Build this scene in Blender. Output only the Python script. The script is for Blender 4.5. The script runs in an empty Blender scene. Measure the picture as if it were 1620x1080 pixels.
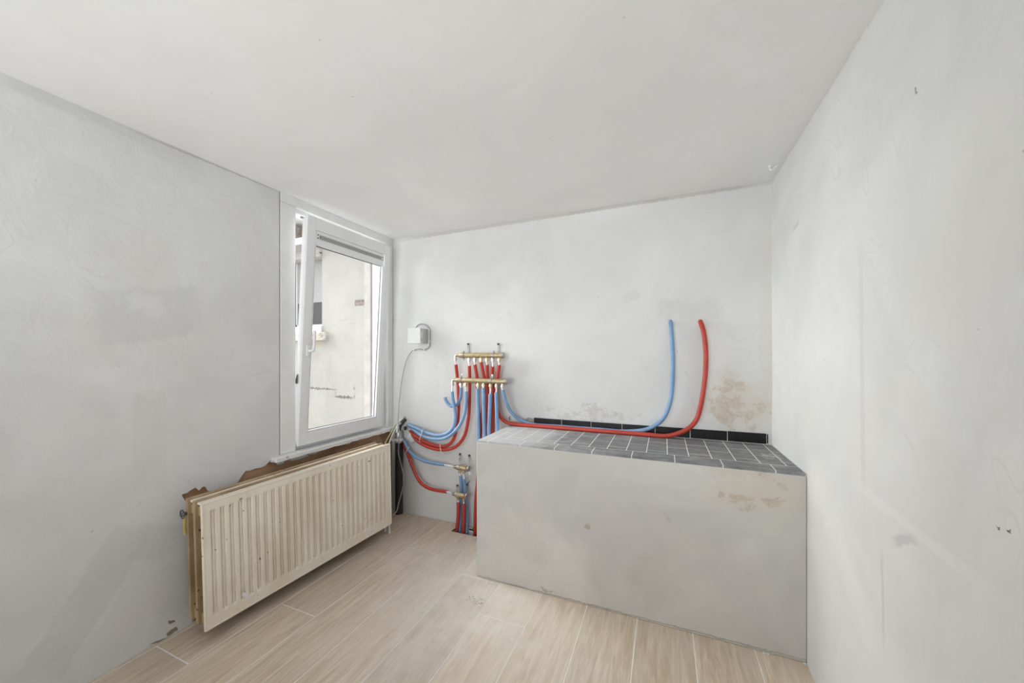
import bpy, bmesh, math, random
from mathutils import Vector, Matrix
from mathutils.geometry import tessellate_polygon

S = bpy.context.scene
C = S.collection
random.seed(7)
PI = math.pi

# ---------------------------------------------------------------- camera, sky, lights, exposure
EYE = 1.3                      # eye height in metres
FPX, YAW, HORIZON = 576.24, 0.3962, 562.26
cam = bpy.data.cameras.new('camera')
cam.sensor_width = 36.0
cam.lens = 36.0 * FPX / 1620.0
cam.shift_y = (HORIZON - 540.0) / 1620.0
cam.clip_start = 0.02
camo = bpy.data.objects.new('camera', cam); C.objects.link(camo)
camo.location = (0, 0, EYE); camo.rotation_euler = (PI / 2, 0, YAW)
S.camera = camo

world = bpy.data.worlds.new('overcast_sky'); S.world = world
world.use_nodes = True
bg = world.node_tree.nodes['Background']
bg.inputs[0].default_value = (0.93, 0.96, 1.0, 1)
bg.inputs[1].default_value = 1.55

# room extents (metres): camera stands at x=0, y=0
XL, XR, YB, YF, ZC = -2.116, 0.556, 2.447, -1.75, 2.279
BX, BY, BZ = -1.021, 1.900, 0.801          # bench: left end, front, top

def area_light(name, loc, rot, sx, sy, power, col=(1, 1, 1)):
    l = bpy.data.lights.new(name, 'AREA'); l.shape = 'RECTANGLE'; l.size = sx; l.size_y = sy
    l.energy = power; l.color = col
    o = bpy.data.objects.new(name, l); C.objects.link(o); o.location = loc; o.rotation_euler = rot
    return o
# added fill light behind the camera, where no source is seen
rear = area_light('rear_fill_light', (-0.90, YF + 0.08, 1.40), (math.radians(112), 0, math.radians(2)), 2.0, 1.5, 22, (0.945, 0.972, 1.0))
rear.data.spread = math.radians(100)     # narrow spread keeps the fill off the near walls
# hazy sun behind thin cloud on the window side of the house
sun = bpy.data.lights.new('hazy_sun', 'SUN'); sun.energy = 10.0; sun.angle = math.radians(60); sun.color = (0.99, 0.995, 1.0)
suno = bpy.data.objects.new('hazy_sun', sun); C.objects.link(suno)
suno.rotation_euler = Vector((0.93, -0.02, -0.33)).to_track_quat('-Z', 'Y').to_euler()

vs = S.view_settings
vs.view_transform = 'Standard'; vs.look = 'None'; vs.gamma = 1.0; vs.use_curve_mapping = False
vs.exposure = 0.17

# ---------------------------------------------------------------- helpers
cs, sn = math.cos(YAW), math.sin(YAW)
def ray(u, v):
    a = (u - 810.0) / FPX; b = -(v - HORIZON) / FPX
    return Vector((-sn + a * cs, cs + a * sn, b))
def on_y(u, v, y):   # photo pixel -> point on the plane y = const
    d = ray(u, v); return Vector((0, 0, EYE)) + d * (y / d.y)
def on_x(u, v, x):
    d = ray(u, v); return Vector((0, 0, EYE)) + d * (x / d.x)
def on_z(u, v, z):
    d = ray(u, v); return Vector((0, 0, EYE)) + d * ((z - EYE) / d.z)

def obj(name, bm, mat, parent=None, smooth=False, kind=None, loc=None):
    if isinstance(bm, bmesh.types.BMesh):
        me = bpy.data.meshes.new(name); bmesh.ops.recalc_face_normals(bm, faces=bm.faces[:]); bm.to_mesh(me); bm.free()
    else:
        me = bm
    if smooth:
        for p in me.polygons: p.use_smooth = True
        me.update()
        try: me.set_sharp_from_angle(angle=math.radians(38))
        except Exception: pass
    if mat and not me.materials: me.materials.append(mat)
    o = bpy.data.objects.new(name, me); C.objects.link(o)
    if parent: o.parent = parent
    if kind: o['kind'] = kind
    if loc: o.location = loc
    return o
def tag(o, label, cat, group=None):
    o['label'] = label; o['category'] = cat
    if group: o['group'] = group
    return o
def empty(name, loc=(0, 0, 0)):
    o = bpy.data.objects.new(name, None); C.objects.link(o); o.location = loc; o.empty_display_size = 0.05
    return o
def nb(): return bmesh.new()
def box(bm, x0, y0, z0, x1, y1, z1, bevel=0.0, seg=1):
    vs_ = [bm.verts.new(p) for p in ((x0, y0, z0), (x1, y0, z0), (x1, y1, z0), (x0, y1, z0), (x0, y0, z1), (x1, y0, z1), (x1, y1, z1), (x0, y1, z1))]
    fs = [bm.faces.new([vs_[i] for i in f]) for f in ((0, 3, 2, 1), (4, 5, 6, 7), (0, 1, 5, 4), (1, 2, 6, 5), (2, 3, 7, 6), (3, 0, 4, 7))]
    if bevel > 0:
        es = list({e for f in fs for e in f.edges})
        bmesh.ops.bevel(bm, geom=es, offset=bevel, segments=seg, affect='EDGES', profile=0.5)
    return bm
def prism(bm, pts2, to3, d):
    """polygon pts2 mapped by to3 to 3D and extruded by vector d"""
    a = [to3(p) for p in pts2]
    va = [bm.verts.new(p) for p in a]; vb = [bm.verts.new(p + d) for p in a]
    for t in tessellate_polygon([[Vector((p[0], p[1], 0)) for p in pts2]]):
        bm.faces.new([va[i] for i in t]); bm.faces.new([vb[i] for i in reversed(t)])
    n = len(a)
    for i in range(n):
        bm.faces.new((va[i], va[(i + 1) % n], vb[(i + 1) % n], vb[i]))
    return bm
def spline(pts, per=8):
    pts = [Vector(p) for p in pts]
    if len(pts) < 3: return pts
    out = []
    q = [pts[0] * 2 - pts[1]] + pts + [pts[-1] * 2 - pts[-2]]
    for i in range(1, len(q) - 2):
        p0, p1, p2, p3 = q[i - 1:i + 3]
        for k in range(per):
            t = k / per
            out.append(0.5 * ((2 * p1) + (p2 - p0) * t + (2 * p0 - 5 * p1 + 4 * p2 - p3) * t * t + (3 * p1 - p0 - 3 * p2 + p3) * t ** 3))
    out.append(pts[-1]); return out
def tube(bm, pts, r, n=14, cap=True, taper=None):
    """tube along a polyline (radius r or per-point list)"""
    m = len(pts); pts = [Vector(p) for p in pts]
    t0 = (pts[1] - pts[0]).normalized()
    up = Vector((0, 0, 1)) if abs(t0.z) < 0.9 else Vector((1, 0, 0))
    nrm = t0.cross(up).normalized(); rings = []
    for i, p in enumerate(pts):
        t = (pts[min(i + 1, m - 1)] - pts[max(i - 1, 0)]).normalized()
        nrm = (nrm - t * nrm.dot(t)).normalized(); b = t.cross(nrm)
        rr = r[i] if isinstance(r, (list, tuple)) else r
        rings.append([bm.verts.new(p + (nrm * math.cos(2 * PI * k / n) + b * math.sin(2 * PI * k / n)) * rr) for k in range(n)])
    for a, b_ in zip(rings, rings[1:]):
        for k in range(n): bm.faces.new((a[k], a[(k + 1) % n], b_[(k + 1) % n], b_[k]))
    if cap:
        bm.faces.new(list(reversed(rings[0]))); bm.faces.new(rings[-1])
    return bm
def lathe(bm, base, axis, prof, n=18):
    """profile [(dist along axis, radius)] revolved about axis from base"""
    base = Vector(base); ax = Vector(axis).normalized()
    pts = [base + ax * d for d, r in prof]
    up = Vector((0, 0, 1)) if abs(ax.z) < 0.9 else Vector((1, 0, 0))
    a = ax.cross(up).normalized(); b = ax.cross(a); rings = []
    for (d, r), p in zip(prof, pts):
        rings.append([bm.verts.new(p + (a * math.cos(2 * PI * k / n) + b * math.sin(2 * PI * k / n)) * max(r, 1e-4)) for k in range(n)])
    for x, y in zip(rings, rings[1:]):
        for k in range(n): bm.faces.new((x[k], x[(k + 1) % n], y[(k + 1) % n], y[k]))
    bm.faces.new(list(reversed(rings[0]))); bm.faces.new(rings[-1])
    return bm

# ---------------------------------------------------------------- materials
class NT:
    def __init__(s, name):
        s.m = bpy.data.materials.new(name); s.m.use_nodes = True
        s.t = s.m.node_tree; s.b = s.t.nodes['Principled BSDF']
        s.g = s.n('ShaderNodeNewGeometry')
    def n(s, typ, **kw):
        x = s.t.nodes.new(typ)
        for k, v in kw.items(): setattr(x, k, v)
        return x
    def put(s, sock, v):
        if isinstance(v, bpy.types.NodeSocket): s.t.links.new(v, sock)
        elif v is not None:
            if isinstance(v, (tuple, list)) and len(v) == 3 and sock.type == 'RGBA': v = (*v, 1)
            sock.default_value = v
    def math(s, op, a, b=None, c=None, clamp=False):
        x = s.n('ShaderNodeMath', operation=op, use_clamp=clamp)
        for i, v in enumerate((a, b, c)): s.put(x.inputs[i], v)
        return x.outputs[0]
    def vec(s, op, a, b=None):
        x = s.n('ShaderNodeVectorMath', operation=op); s.put(x.inputs[0], a)
        if b is not None: s.put(x.inputs[1], b)
        return x.outputs['Value'] if op in ('DOT_PRODUCT', 'LENGTH', 'DISTANCE') else x.outputs[0]
    def noise(s, scale, detail=3, rough=0.55, vec=None, dist=0.0, stretch=None):
        v = vec if vec is not None else s.g.outputs['Position']
        if stretch: v = s.vec('MULTIPLY', v, stretch)
        x = s.n('ShaderNodeTexNoise'); s.put(x.inputs['Vector'], v)
        s.put(x.inputs['Scale'], scale); s.put(x.inputs['Detail'], detail); s.put(x.inputs['Roughness'], rough); s.put(x.inputs['Distortion'], dist)
        return x.outputs[0]
    def ramp(s, v, a, b, lo=0.0, hi=1.0, smooth=True):
        x = s.n('ShaderNodeMapRange', interpolation_type='SMOOTHSTEP' if smooth else 'LINEAR')
        for i, q in enumerate((v, a, b, lo, hi)): s.put(x.inputs[i], q)
        return x.outputs[0]
    def mix(s, f, a, b, blend='MIX'):
        x = s.n('ShaderNodeMix', data_type='RGBA', blend_type=blend)
        s.put(x.inputs[0], f); s.put(x.inputs[6], a); s.put(x.inputs[7], b)
        return x.outputs[2]
    def bump(s, h, strength=0.3, dist=0.01, prev=None):
        x = s.n('ShaderNodeBump'); s.put(x.inputs['Height'], h); x.inputs['Strength'].default_value = strength; x.inputs['Distance'].default_value = dist
        if prev is not None: s.put(x.inputs['Normal'], prev)
        return x.outputs[0]
    def set(s, **kw):
        for k, v in kw.items(): s.put(s.b.inputs[k.replace('_', ' ')], v)
        return s.m

def simple(name, col, rough=0.5, metal=0.0, var=0.06, scale=25, spec=0.5, bump=0.0):
    k = NT(name); n = k.noise(scale, 4)
    c = k.mix(k.ramp(n, 0.3, 0.7), tuple(x * (1 - var) for x in col), tuple(min(1, x * (1 + var)) for x in col))
    kw = dict(Base_Color=c, Roughness=rough, Metallic=metal, Specular_IOR_Level=spec)
    if bump: kw['Normal'] = k.bump(k.noise(scale * 3, 3), bump, 0.002)
    return k.set(**kw)

def patch_mask(k, a, b, half, soft=0.35, edge=0.05, nscale=9):
    """mask of a roughly rectangular patch from world point a to b, half-width half, on a wall"""
    a = Vector(a); b = Vector(b); mid = (a + b) / 2; ax = (b - a); hl = max(ax.length / 2, 1e-3); ax.normalize()
    p = k.vec('SUBTRACT', k.g.outputs['Position'], tuple(mid))
    if edge:
        cache = k.__dict__.setdefault('cache', {})
        if nscale not in cache:
            nz = k.n('ShaderNodeTexNoise'); k.put(nz.inputs['Vector'], k.g.outputs['Position']); nz.inputs['Scale'].default_value = nscale; nz.inputs['Detail'].default_value = 3
            nz.inputs['Roughness'].default_value = 0.65
            cache[nscale] = k.vec('SUBTRACT', nz.outputs[1], (0.5, 0.5, 0.5))
        off = k.vec('MULTIPLY', cache[nscale], (edge * 3.2,) * 3)
        p = k.vec('ADD', p, off)
    s_ = k.vec('DOT_PRODUCT', p, tuple(ax))
    perp = k.vec('SUBTRACT', p, k_scale(k, ax, s_))
    t_ = k.vec('LENGTH', perp)
    s1 = k.math('DIVIDE', k.math('ABSOLUTE', s_), hl)
    t1 = k.math('DIVIDE', t_, half)
    return k.ramp(k.math('MAXIMUM', s1, t1), 1.0 + soft * 0.5, 1.0 - soft * 0.5, 0.0, 1.0)
def k_scale(k, ax, s_):
    x = k.n('ShaderNodeVectorMath', operation='SCALE'); x.inputs[0].default_value = tuple(ax); k.put(x.inputs['Scale'], s_)
    return x.outputs[0]

def plaster(name, base=(0.80, 0.80, 0.785), patches=(), var=0.035, bumps=1.0, flakes=None, specks=0.5, ridge=1.0):
    k = NT(name)
    big = k.noise(1.6, 3, 0.6, dist=0.6)
    mid = k.noise(6.5, 3, 0.62, dist=1.2)
    dk = tuple(x * (1 - 2.2 * var) for x in base); lt = tuple(min(1, x * (1 + var)) for x in base)
    col = k.mix(k.ramp(big, 0.32, 0.68), dk, lt)
    col = k.mix(k.math('MULTIPLY', k.ramp(mid, 0.5, 0.8), 0.35), col, tuple(x * 0.92 for x in base))
    h = k.math('ADD', k.math('MULTIPLY', k.noise(3.2, 2, 0.5), 1.6), k.math('MULTIPLY', k.noise(9.0, 4, 0.62, dist=0.7), 0.6))
    # trowel ridges: thin curved creases that come and go, and faint warm mottling
    cr = k.noise(2.1, 2, 0.5, dist=1.6)
    gate = k.ramp(big, 0.50, 0.62)
    crease = k.math('MULTIPLY', k.ramp(k.math('ABSOLUTE', k.math('SUBTRACT', cr, 0.5)), 0.0, 0.010, 1.0, 0.0), gate)
    col = k.mix(k.math('MULTIPLY', crease, 0.30 * ridge), col, tuple(x * 0.80 for x in base))
    col = k.mix(k.math('MULTIPLY', k.ramp(cr, 0.42, 0.70), 0.45), col, (base[0] * 1.0, base[1] * 0.985, base[2] * 0.955))
    for (a, b, half, c, st, soft, edge) in patches:
        mk = patch_mask(k, a, b, half, soft, edge, 9 if half > 0.02 else 38)
        col = k.mix(k.math('MULTIPLY', mk, st), col, c)
    if flakes:
        for (a, b, half, c, thr, sc) in flakes:
            mk = patch_mask(k, a, b, half, 1.3, 0.10, 5)
            nz = k.noise(sc, 5, 0.68, dist=0.4)
            f = k.ramp(k.math('ADD', nz, k.math('MULTIPLY', mk, 0.30)), thr, thr + 0.07)
            f = k.math('MULTIPLY', f, k.ramp(mk, 0.02, 0.25))
            fine = k.noise(sc * 5, 2)
            cc = k.mix(k.ramp(fine, 0.35, 0.65), tuple(x * 0.88 for x in c), tuple(min(1, x * 1.08) for x in c))
            col = k.mix(k.math('MULTIPLY', f, 0.72), col, cc)
    if specks:
        sp = k.ramp(k.noise(41, 1, 0.5), 0.80, 0.83)
        col = k.mix(k.math('MULTIPLY', sp, specks), col, (0.36, 0.32, 0.28))
    nrm = k.bump(h, 0.22 * bumps, 0.02)
    return k.set(Base_Color=col, Roughness=0.78, Specular_IOR_Level=0.25, Normal=nrm)

GREY = (0.60, 0.60, 0.59); LGREY = (0.70, 0.70, 0.69); PINK = (0.69, 0.66, 0.64); WHT = (0.80, 0.80, 0.79); SAND = (0.60, 0.52, 0.42)
L = lambda u, v: on_x(u, v, XL); R = lambda u, v: on_x(u, v, XR); B = lambda u, v: on_y(u, v, YB); BF = lambda u, v: on_y(u, v, BY)
M = {}
M['wall_left'] = plaster('plaster_left_wall', (0.71, 0.71, 0.70), [
    (L(150, 500), L(312, 492), 0.11, GREY, 0.5, 0.35, 0.035), (L(205, 480), L(250, 480), 0.035, WHT, 0.35, 0.9, 0.04),
    (L(237, 620), L(237, 775), 0.055, PINK, 0.45, 0.2, 0.006), (L(215, 835), L(60, 1075), 0.07, GREY, 0.42, 0.15, 0.012),
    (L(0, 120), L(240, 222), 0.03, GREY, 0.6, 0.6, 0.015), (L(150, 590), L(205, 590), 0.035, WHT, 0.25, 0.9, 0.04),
    (L(210, 860), L(275, 855), 0.07, GREY, 0.35, 0.4, 0.05), (L(330, 772), L(385, 765), 0.02, GREY, 0.5, 0.8, 0.02),
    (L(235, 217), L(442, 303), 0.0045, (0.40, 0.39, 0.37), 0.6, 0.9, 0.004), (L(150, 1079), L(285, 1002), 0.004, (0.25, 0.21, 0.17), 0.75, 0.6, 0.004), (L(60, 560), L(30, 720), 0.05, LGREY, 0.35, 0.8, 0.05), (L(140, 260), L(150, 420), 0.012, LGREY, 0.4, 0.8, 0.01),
    (L(266, 986), L(276, 981), 0.009, (0.20, 0.15, 0.10), 0.9, 0.2, 0.012), (L(264, 1003), L(280, 994), 0.011, (0.22, 0.17, 0.11), 0.85, 0.3, 0.014),
    (L(236, 1026), L(246, 1021), 0.005, (0.25, 0.2, 0.15), 0.8, 0.4, 0.008), (L(240, 1018), L(285, 1001), 0.004, (0.2, 0.16, 0.12), 0.8, 0.4, 0.003)], bumps=1.25)
M['wall_right'] = plaster('plaster_right_wall', (0.81, 0.815, 0.805), [
    (R(1236, 372), R(1270, 300), 0.10, LGREY, 0.3, 0.7, 0.04), (R(1340, 250), R(1460, 90), 0.10, LGREY, 0.3, 0.9, 0.05),
    (R(1395, 0), R(1222, 285), 0.012, (0.62, 0.61, 0.585), 0.6, 0.8, 0.012), (R(1414, 856), R(1446, 852), 0.012, (0.55, 0.55, 0.55), 0.55, 0.9, 0.008), (R(1362, 420), R(1366, 770), 0.012, LGREY, 0.6, 0.9, 0.004),
    (R(1395, 880), R(1398, 1010), 0.006, GREY, 0.5, 0.9, 0.004), (R(1360, 770), R(1560, 930), 0.014, (0.86, 0.86, 0.85), 0.5, 1.0, 0.008),
    (R(1576, 834), R(1582, 836), 0.004, (0.18, 0.16, 0.15), 0.9, 0.5, 0.008), (R(1592, 838), R(1600, 840), 0.004, (0.15, 0.14, 0.13), 0.9, 0.5, 0.008),
    (R(1448, 138), R(1451, 147), 0.003, (0.3, 0.29, 0.28), 0.8, 0.5, 0.004), (R(1255, 362), R(1264, 350), 0.012, GREY, 0.6, 0.8, 0.01)], bumps=0.9)
M['wall_back'] = plaster('plaster_back_wall', (0.72, 0.72, 0.708), [
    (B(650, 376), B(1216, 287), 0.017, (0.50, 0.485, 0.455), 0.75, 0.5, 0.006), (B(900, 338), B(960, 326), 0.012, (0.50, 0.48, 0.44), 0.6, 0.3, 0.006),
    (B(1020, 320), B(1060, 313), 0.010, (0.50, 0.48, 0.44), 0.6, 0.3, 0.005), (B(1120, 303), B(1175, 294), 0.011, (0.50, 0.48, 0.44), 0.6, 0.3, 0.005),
    (B(1045, 488), B(1135, 492), 0.065, (0.61, 0.61, 0.585), 0.55, 0.7, 0.07), (B(985, 473), B(1010, 465), 0.03, GREY, 0.4, 0.7, 0.03),
    (B(1146, 602), B(1162, 604), 0.014, (0.50, 0.46, 0.40), 0.85, 0.25, 0.02), (B(1212, 300), B(1214, 680), 0.03, (0.70, 0.68, 0.64), 0.5, 0.9, 0.03),
    (B(905, 420), B(960, 560), 0.12, LGREY, 0.25, 0.9, 0.1), (B(640, 760), B(760, 800), 0.16, (0.72, 0.72, 0.715), 0.5, 0.7, 0.05),
    (B(1130, 620), B(1215, 665), 0.13, (0.69, 0.64, 0.565), 0.8, 0.9, 0.09)],
    flakes=[(B(1125, 605), B(1210, 685), 0.13, (0.63, 0.55, 0.46), 0.765, 15), (B(845, 650), B(1040, 664), 0.06, (0.58, 0.56, 0.53), 0.765, 28),
            (B(1030, 600), B(1100, 590), 0.03, (0.66, 0.64, 0.61), 0.79, 30)], bumps=0.9)
M['wall_rear'] = plaster('plaster_rear_wall', (0.80, 0.80, 0.785))
M['ceiling'] = plaster('ceiling_paint', (0.885, 0.885, 0.875), [], var=0.015, bumps=0.35, specks=0.25, ridge=0.15)
M['bench'] = plaster('bench_plaster', (0.65, 0.632, 0.602), [
    (BF(1130, 770), BF(1278, 785), 0.07, (0.66, 0.60, 0.52), 0.7, 0.9, 0.06), (BF(1130, 745), BF(1225, 752), 0.02, (0.60, 0.54, 0.46), 0.4, 0.9, 0.03),
    (BF(925, 829), BF(934, 835), 0.012, (0.42, 0.36, 0.27), 0.75, 0.4, 0.015), (BF(1055, 817), BF(1062, 820), 0.012, (0.50, 0.45, 0.37), 0.5, 0.6, 0.02),
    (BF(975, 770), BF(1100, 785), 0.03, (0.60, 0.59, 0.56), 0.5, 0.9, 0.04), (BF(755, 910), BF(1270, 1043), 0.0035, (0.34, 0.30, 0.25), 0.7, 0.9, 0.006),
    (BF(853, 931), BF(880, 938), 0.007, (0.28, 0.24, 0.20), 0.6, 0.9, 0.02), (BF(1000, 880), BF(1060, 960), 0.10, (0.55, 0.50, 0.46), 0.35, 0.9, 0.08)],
    var=0.06, bumps=1.2, flakes=[(BF(1130, 785), BF(1278, 802), 0.055, (0.56, 0.475, 0.37), 0.745, 16), (BF(1190, 752), BF(1278, 765), 0.04, (0.57, 0.49, 0.395), 0.765, 19)], specks=0.7)

def hardboard():
    k = NT('brown_hardboard')
    g = k.noise(5, 6, 0.6, stretch=(1, 1, 3)); f = k.noise(70, 3, 0.6)
    c = k.mix(k.ramp(g, 0.3, 0.7), (0.30, 0.165, 0.085), (0.47, 0.29, 0.175))
    c = k.mix(k.math('MULTIPLY', k.ramp(f, 0.55, 0.75), 0.5), c, (0.24, 0.14, 0.08))
    st = k.ramp(k.noise(9, 4), 0.62, 0.70)
    c = k.mix(k.math('MULTIPLY', st, 0.35), c, (0.62, 0.52, 0.42))
    return k.set(Base_Color=c, Roughness=0.8, Normal=k.bump(f, 0.2, 0.002))
M['board'] = hardboard()

def plank():
    k = NT('wood_look_floor_tile')
    oi = k.n('ShaderNodeObjectInfo')
    off = k.n('ShaderNodeCombineXYZ'); k.put(off.inputs[0], k.math('MULTIPLY', oi.outputs['Random'], 37.0)); k.put(off.inputs[1], k.math('MULTIPLY', oi.outputs['Random'], 91.0))
    p = k.vec('ADD', k.g.outputs['Position'], off.outputs[0])
    grain = k.noise(7.5, 6, 0.62, vec=p, dist=0.7, stretch=(6.5, 0.55, 1))
    fine = k.noise(22, 5, 0.65, vec=p, dist=0.3, stretch=(9, 0.5, 1))
    broad = k.noise(2.0, 3, 0.5, vec=p, stretch=(2.2, 0.8, 1))
    c = k.mix(k.ramp(grain, 0.3, 0.7), (0.54, 0.425, 0.305), (0.75, 0.635, 0.505))
    c = k.mix(k.math('MULTIPLY', k.ramp(fine, 0.45, 0.75), 0.42), c, (0.40, 0.30, 0.21))
    c = k.mix(k.math('MULTIPLY', k.ramp(broad, 0.35, 0.7), 0.45), c, (0.69, 0.59, 0.485))
    tint = k.ramp(oi.outputs['Random'], 0, 1, 0.90, 1.08, False)
    tv = k.n('ShaderNodeCombineXYZ')
    for i in range(3): k.put(tv.inputs[i], tint)
    c = k.mix(1.0, c, tv.outputs[0], 'MULTIPLY')
    # window light painted over the open middle of the floor, with some building dust
    lit_dust_mask = patch_mask(k, (-1.30, 2.15, 0), (-0.72, 1.30, 0), 0.40, 1.5, 0.16, 3)
    lit_dust_noise = k.noise(8, 6, 0.65)
    c = k.mix(k.math('MULTIPLY', lit_dust_mask, k.ramp(lit_dust_noise, 0.25, 0.75, 0.32, 0.70)), c, (0.88, 0.835, 0.785))
    for (u, v, r) in ((670, 955, 0.06), (780, 985, 0.05), (735, 905, 0.05), (800, 1010, 0.03), (760, 940, 0.05)):   # plaster dust
        w = on_z(u, v, 0.0); mk = patch_mask(k, w - Vector((r, 0, 0)), w + Vector((r, 0, 0)), r * 0.8, 1.2, 0.06, 14)
        c = k.mix(k.math('MULTIPLY', k.math('MULTIPLY', mk, k.ramp(k.noise(60, 4), 0.35, 0.7)), 0.6), c, (0.80, 0.79, 0.77))
    w = on_z(752, 950, 0.0); mk = patch_mask(k, w - Vector((0.05, -0.01, 0)), w + Vector((0.05, 0.01, 0)), 0.022, 0.8, 0.03, 18)
    c = k.mix(k.math('MULTIPLY', k.math('MULTIPLY', mk, k.ramp(k.noise(75, 3), 0.52, 0.6)), 0.7), c, (0.22, 0.16, 0.12))
    return k.set(Base_Color=c, Roughness=k.ramp(fine, 0.3, 0.7, 0.36, 0.5), Specular_IOR_Level=0.45, Normal=k.bump(fine, 0.08, 0.002))
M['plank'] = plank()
M['grout'] = simple('pale_grout', (0.84, 0.825, 0.79), 0.85, var=0.05)
M['dark_pit'] = simple('dirt_and_screed', (0.16, 0.13, 0.11), 0.95, var=0.35, scale=60, bump=0.6)

def slate():
    k = NT('dusty_grey_ceramic_tile')
    oi = k.n('ShaderNodeObjectInfo')
    n = k.noise(11, 6, 0.65, dist=0.6, stretch=(1, 2.4, 1)); d = k.noise(4.0, 6, 0.65)
    c = k.mix(k.ramp(n, 0.3, 0.75), (0.135, 0.137, 0.145), (0.29, 0.292, 0.30))
    # cement dust: thicker towards the left end where the tiles were left dirty
    x = k.n('ShaderNodeSeparateXYZ'); k.put(x.inputs[0], k.g.outputs['Position'])
    left = k.ramp(x.outputs[0], -0.25, -0.95, 0.03, 0.50)
    dust = k.math('ADD', k.ramp(k.math('ADD', d, left), 0.52, 0.95, 0.0, 0.75), k.math('MULTIPLY', k.ramp(k.noise(40, 5, 0.7), 0.55, 0.8), 0.14), clamp=True)
    w = Vector((0.49, 2.16, BZ)); mk = patch_mask(k, w - Vector((0.03, 0, 0)), w + Vector((0.03, 0, 0)), 0.06, 1.0, 0.05, 16)
    dust = k.math('ADD', dust, k.math('MULTIPLY', mk, k.ramp(k.noise(45, 4), 0.4, 0.7)), clamp=True)
    tint = k.ramp(oi.outputs['Random'], 0, 1, 0.0, 0.10, False)
    c = k.mix(tint, c, (0.4, 0.4, 0.41))
    c = k.mix(dust, c, (0.62, 0.62, 0.62))
    return k.set(Base_Color=c, Roughness=0.55, Normal=k.bump(n, 0.12, 0.003))
M['slate'] = slate()
M['black_tile'] = simple('black_glazed_tile', (0.008, 0.008, 0.009), 0.35, var=0.5, scale=30, spec=0.3)
M['pvc'] = simple('white_pvc', (0.82, 0.825, 0.83), 0.32, var=0.015, scale=4)
M['paintwood'] = simple('white_painted_wood', (0.79, 0.79, 0.775), 0.5, var=0.03, scale=7, bump=0.05)
def old_sill():
    k = NT('worn_white_sill'); n = k.noise(18, 6, 0.65); e = k.ramp(n, 0.60, 0.66)
    c = k.mix(e, (0.80, 0.80, 0.79), (0.52, 0.49, 0.45))
    return k.set(Base_Color=c, Roughness=0.5, Normal=k.bump(n, 0.15, 0.004))
M['sill'] = old_sill()
M['gasket'] = simple('dark_gasket', (0.05, 0.05, 0.05), 0.6)
M['grey_metal'] = simple('galvanised_steel', (0.50, 0.51, 0.52), 0.42, 0.85, var=0.12, scale=60)
M['dark_metal'] = simple('dark_screw_steel', (0.12, 0.12, 0.12), 0.5, 0.6)
M['mesh'] = simple('dark_insect_mesh', (0.11, 0.11, 0.11), 0.6, var=0.3, scale=400)
def enamel():
    k = NT('yellowed_cream_enamel')
    n = k.noise(4, 5, 0.6); c = k.mix(k.ramp(n, 0.35, 0.7), (0.81, 0.725, 0.60), (0.875, 0.815, 0.71))
    g = k.noise(2.5, 5, 0.6, stretch=(1, 1, 0.35)); c = k.mix(k.math('MULTIPLY', k.ramp(g, 0.5, 0.75), 0.5), c, (0.60, 0.49, 0.34))
    chip = k.ramp(k.noise(38, 2, 0.5), 0.725, 0.745); c = k.mix(k.math('MULTIPLY', chip, 0.85), c, (0.22, 0.12, 0.06))
    return k.set(Base_Color=c, Roughness=0.42, Normal=k.bump(k.noise(30, 3), 0.04, 0.002))
M['enamel'] = enamel()
def enamel_old():
    k = NT('nicotine_stained_enamel')
    n = k.noise(6, 5, 0.65, stretch=(1, 1, 0.5)); c = k.mix(k.ramp(n, 0.35, 0.7), (0.34, 0.225, 0.12), (0.52, 0.38, 0.235))
    chip = k.ramp(k.noise(33, 2, 0.5), 0.70, 0.73); c = k.mix(chip, c, (0.13, 0.06, 0.03))
    return k.set(Base_Color=c, Roughness=0.55)
M['enamel_old'] = enamel_old()
M['enamel_dark'] = simple('grimy_convector_sheet', (0.30, 0.20, 0.105), 0.7, var=0.25, scale=12)
M['red'] = simple('red_foam_sleeve', (0.47, 0.05, 0.032), 0.42, var=0.10, scale=9)
M['blue'] = simple('blue_foam_sleeve', (0.195, 0.335, 0.53), 0.42, var=0.08, scale=9)
M['pex'] = simple('white_plastic_pipe', (0.80, 0.80, 0.80), 0.3, 0.1, var=0.04)
M['brass'] = simple('dull_brass', (0.56, 0.46, 0.28), 0.38, 0.8, var=0.16, scale=45)
M['nickel'] = simple('nickel_fitting', (0.50, 0.48, 0.44), 0.38, 0.85, var=0.15, scale=60)
M['cable'] = simple('grey_cable', (0.40, 0.40, 0.40), 0.5)
M['cable_white'] = simple('off_white_cable', (0.72, 0.72, 0.69), 0.5)
M['cable_green'] = simple('yellow_green_wire', (0.52, 0.55, 0.30), 0.5)
M['black_pipe'] = simple('black_drain_pipe', (0.022, 0.022, 0.024), 0.42, var=0.3, scale=12)
M['box_grey'] = simple('grey_box_side', (0.52, 0.52, 0.50), 0.55)
M['box_white'] = simple('white_box_plastic', (0.70, 0.70, 0.685), 0.45, var=0.03)
M['tie'] = simple('white_cable_tie', (0.80, 0.80, 0.77), 0.45)
M['red_cap'] = simple('dark_red_handwheel', (0.36, 0.16, 0.15), 0.5, var=0.15, scale=60)
M['lump'] = simple('white_filler_plaster', (0.80, 0.80, 0.79), 0.85, var=0.05, bump=0.5)
M['rubble'] = simple('grey_mortar_lump', (0.33, 0.32, 0.30), 0.9, var=0.3, scale=60, bump=0.6)
M['stucco'] = None
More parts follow.
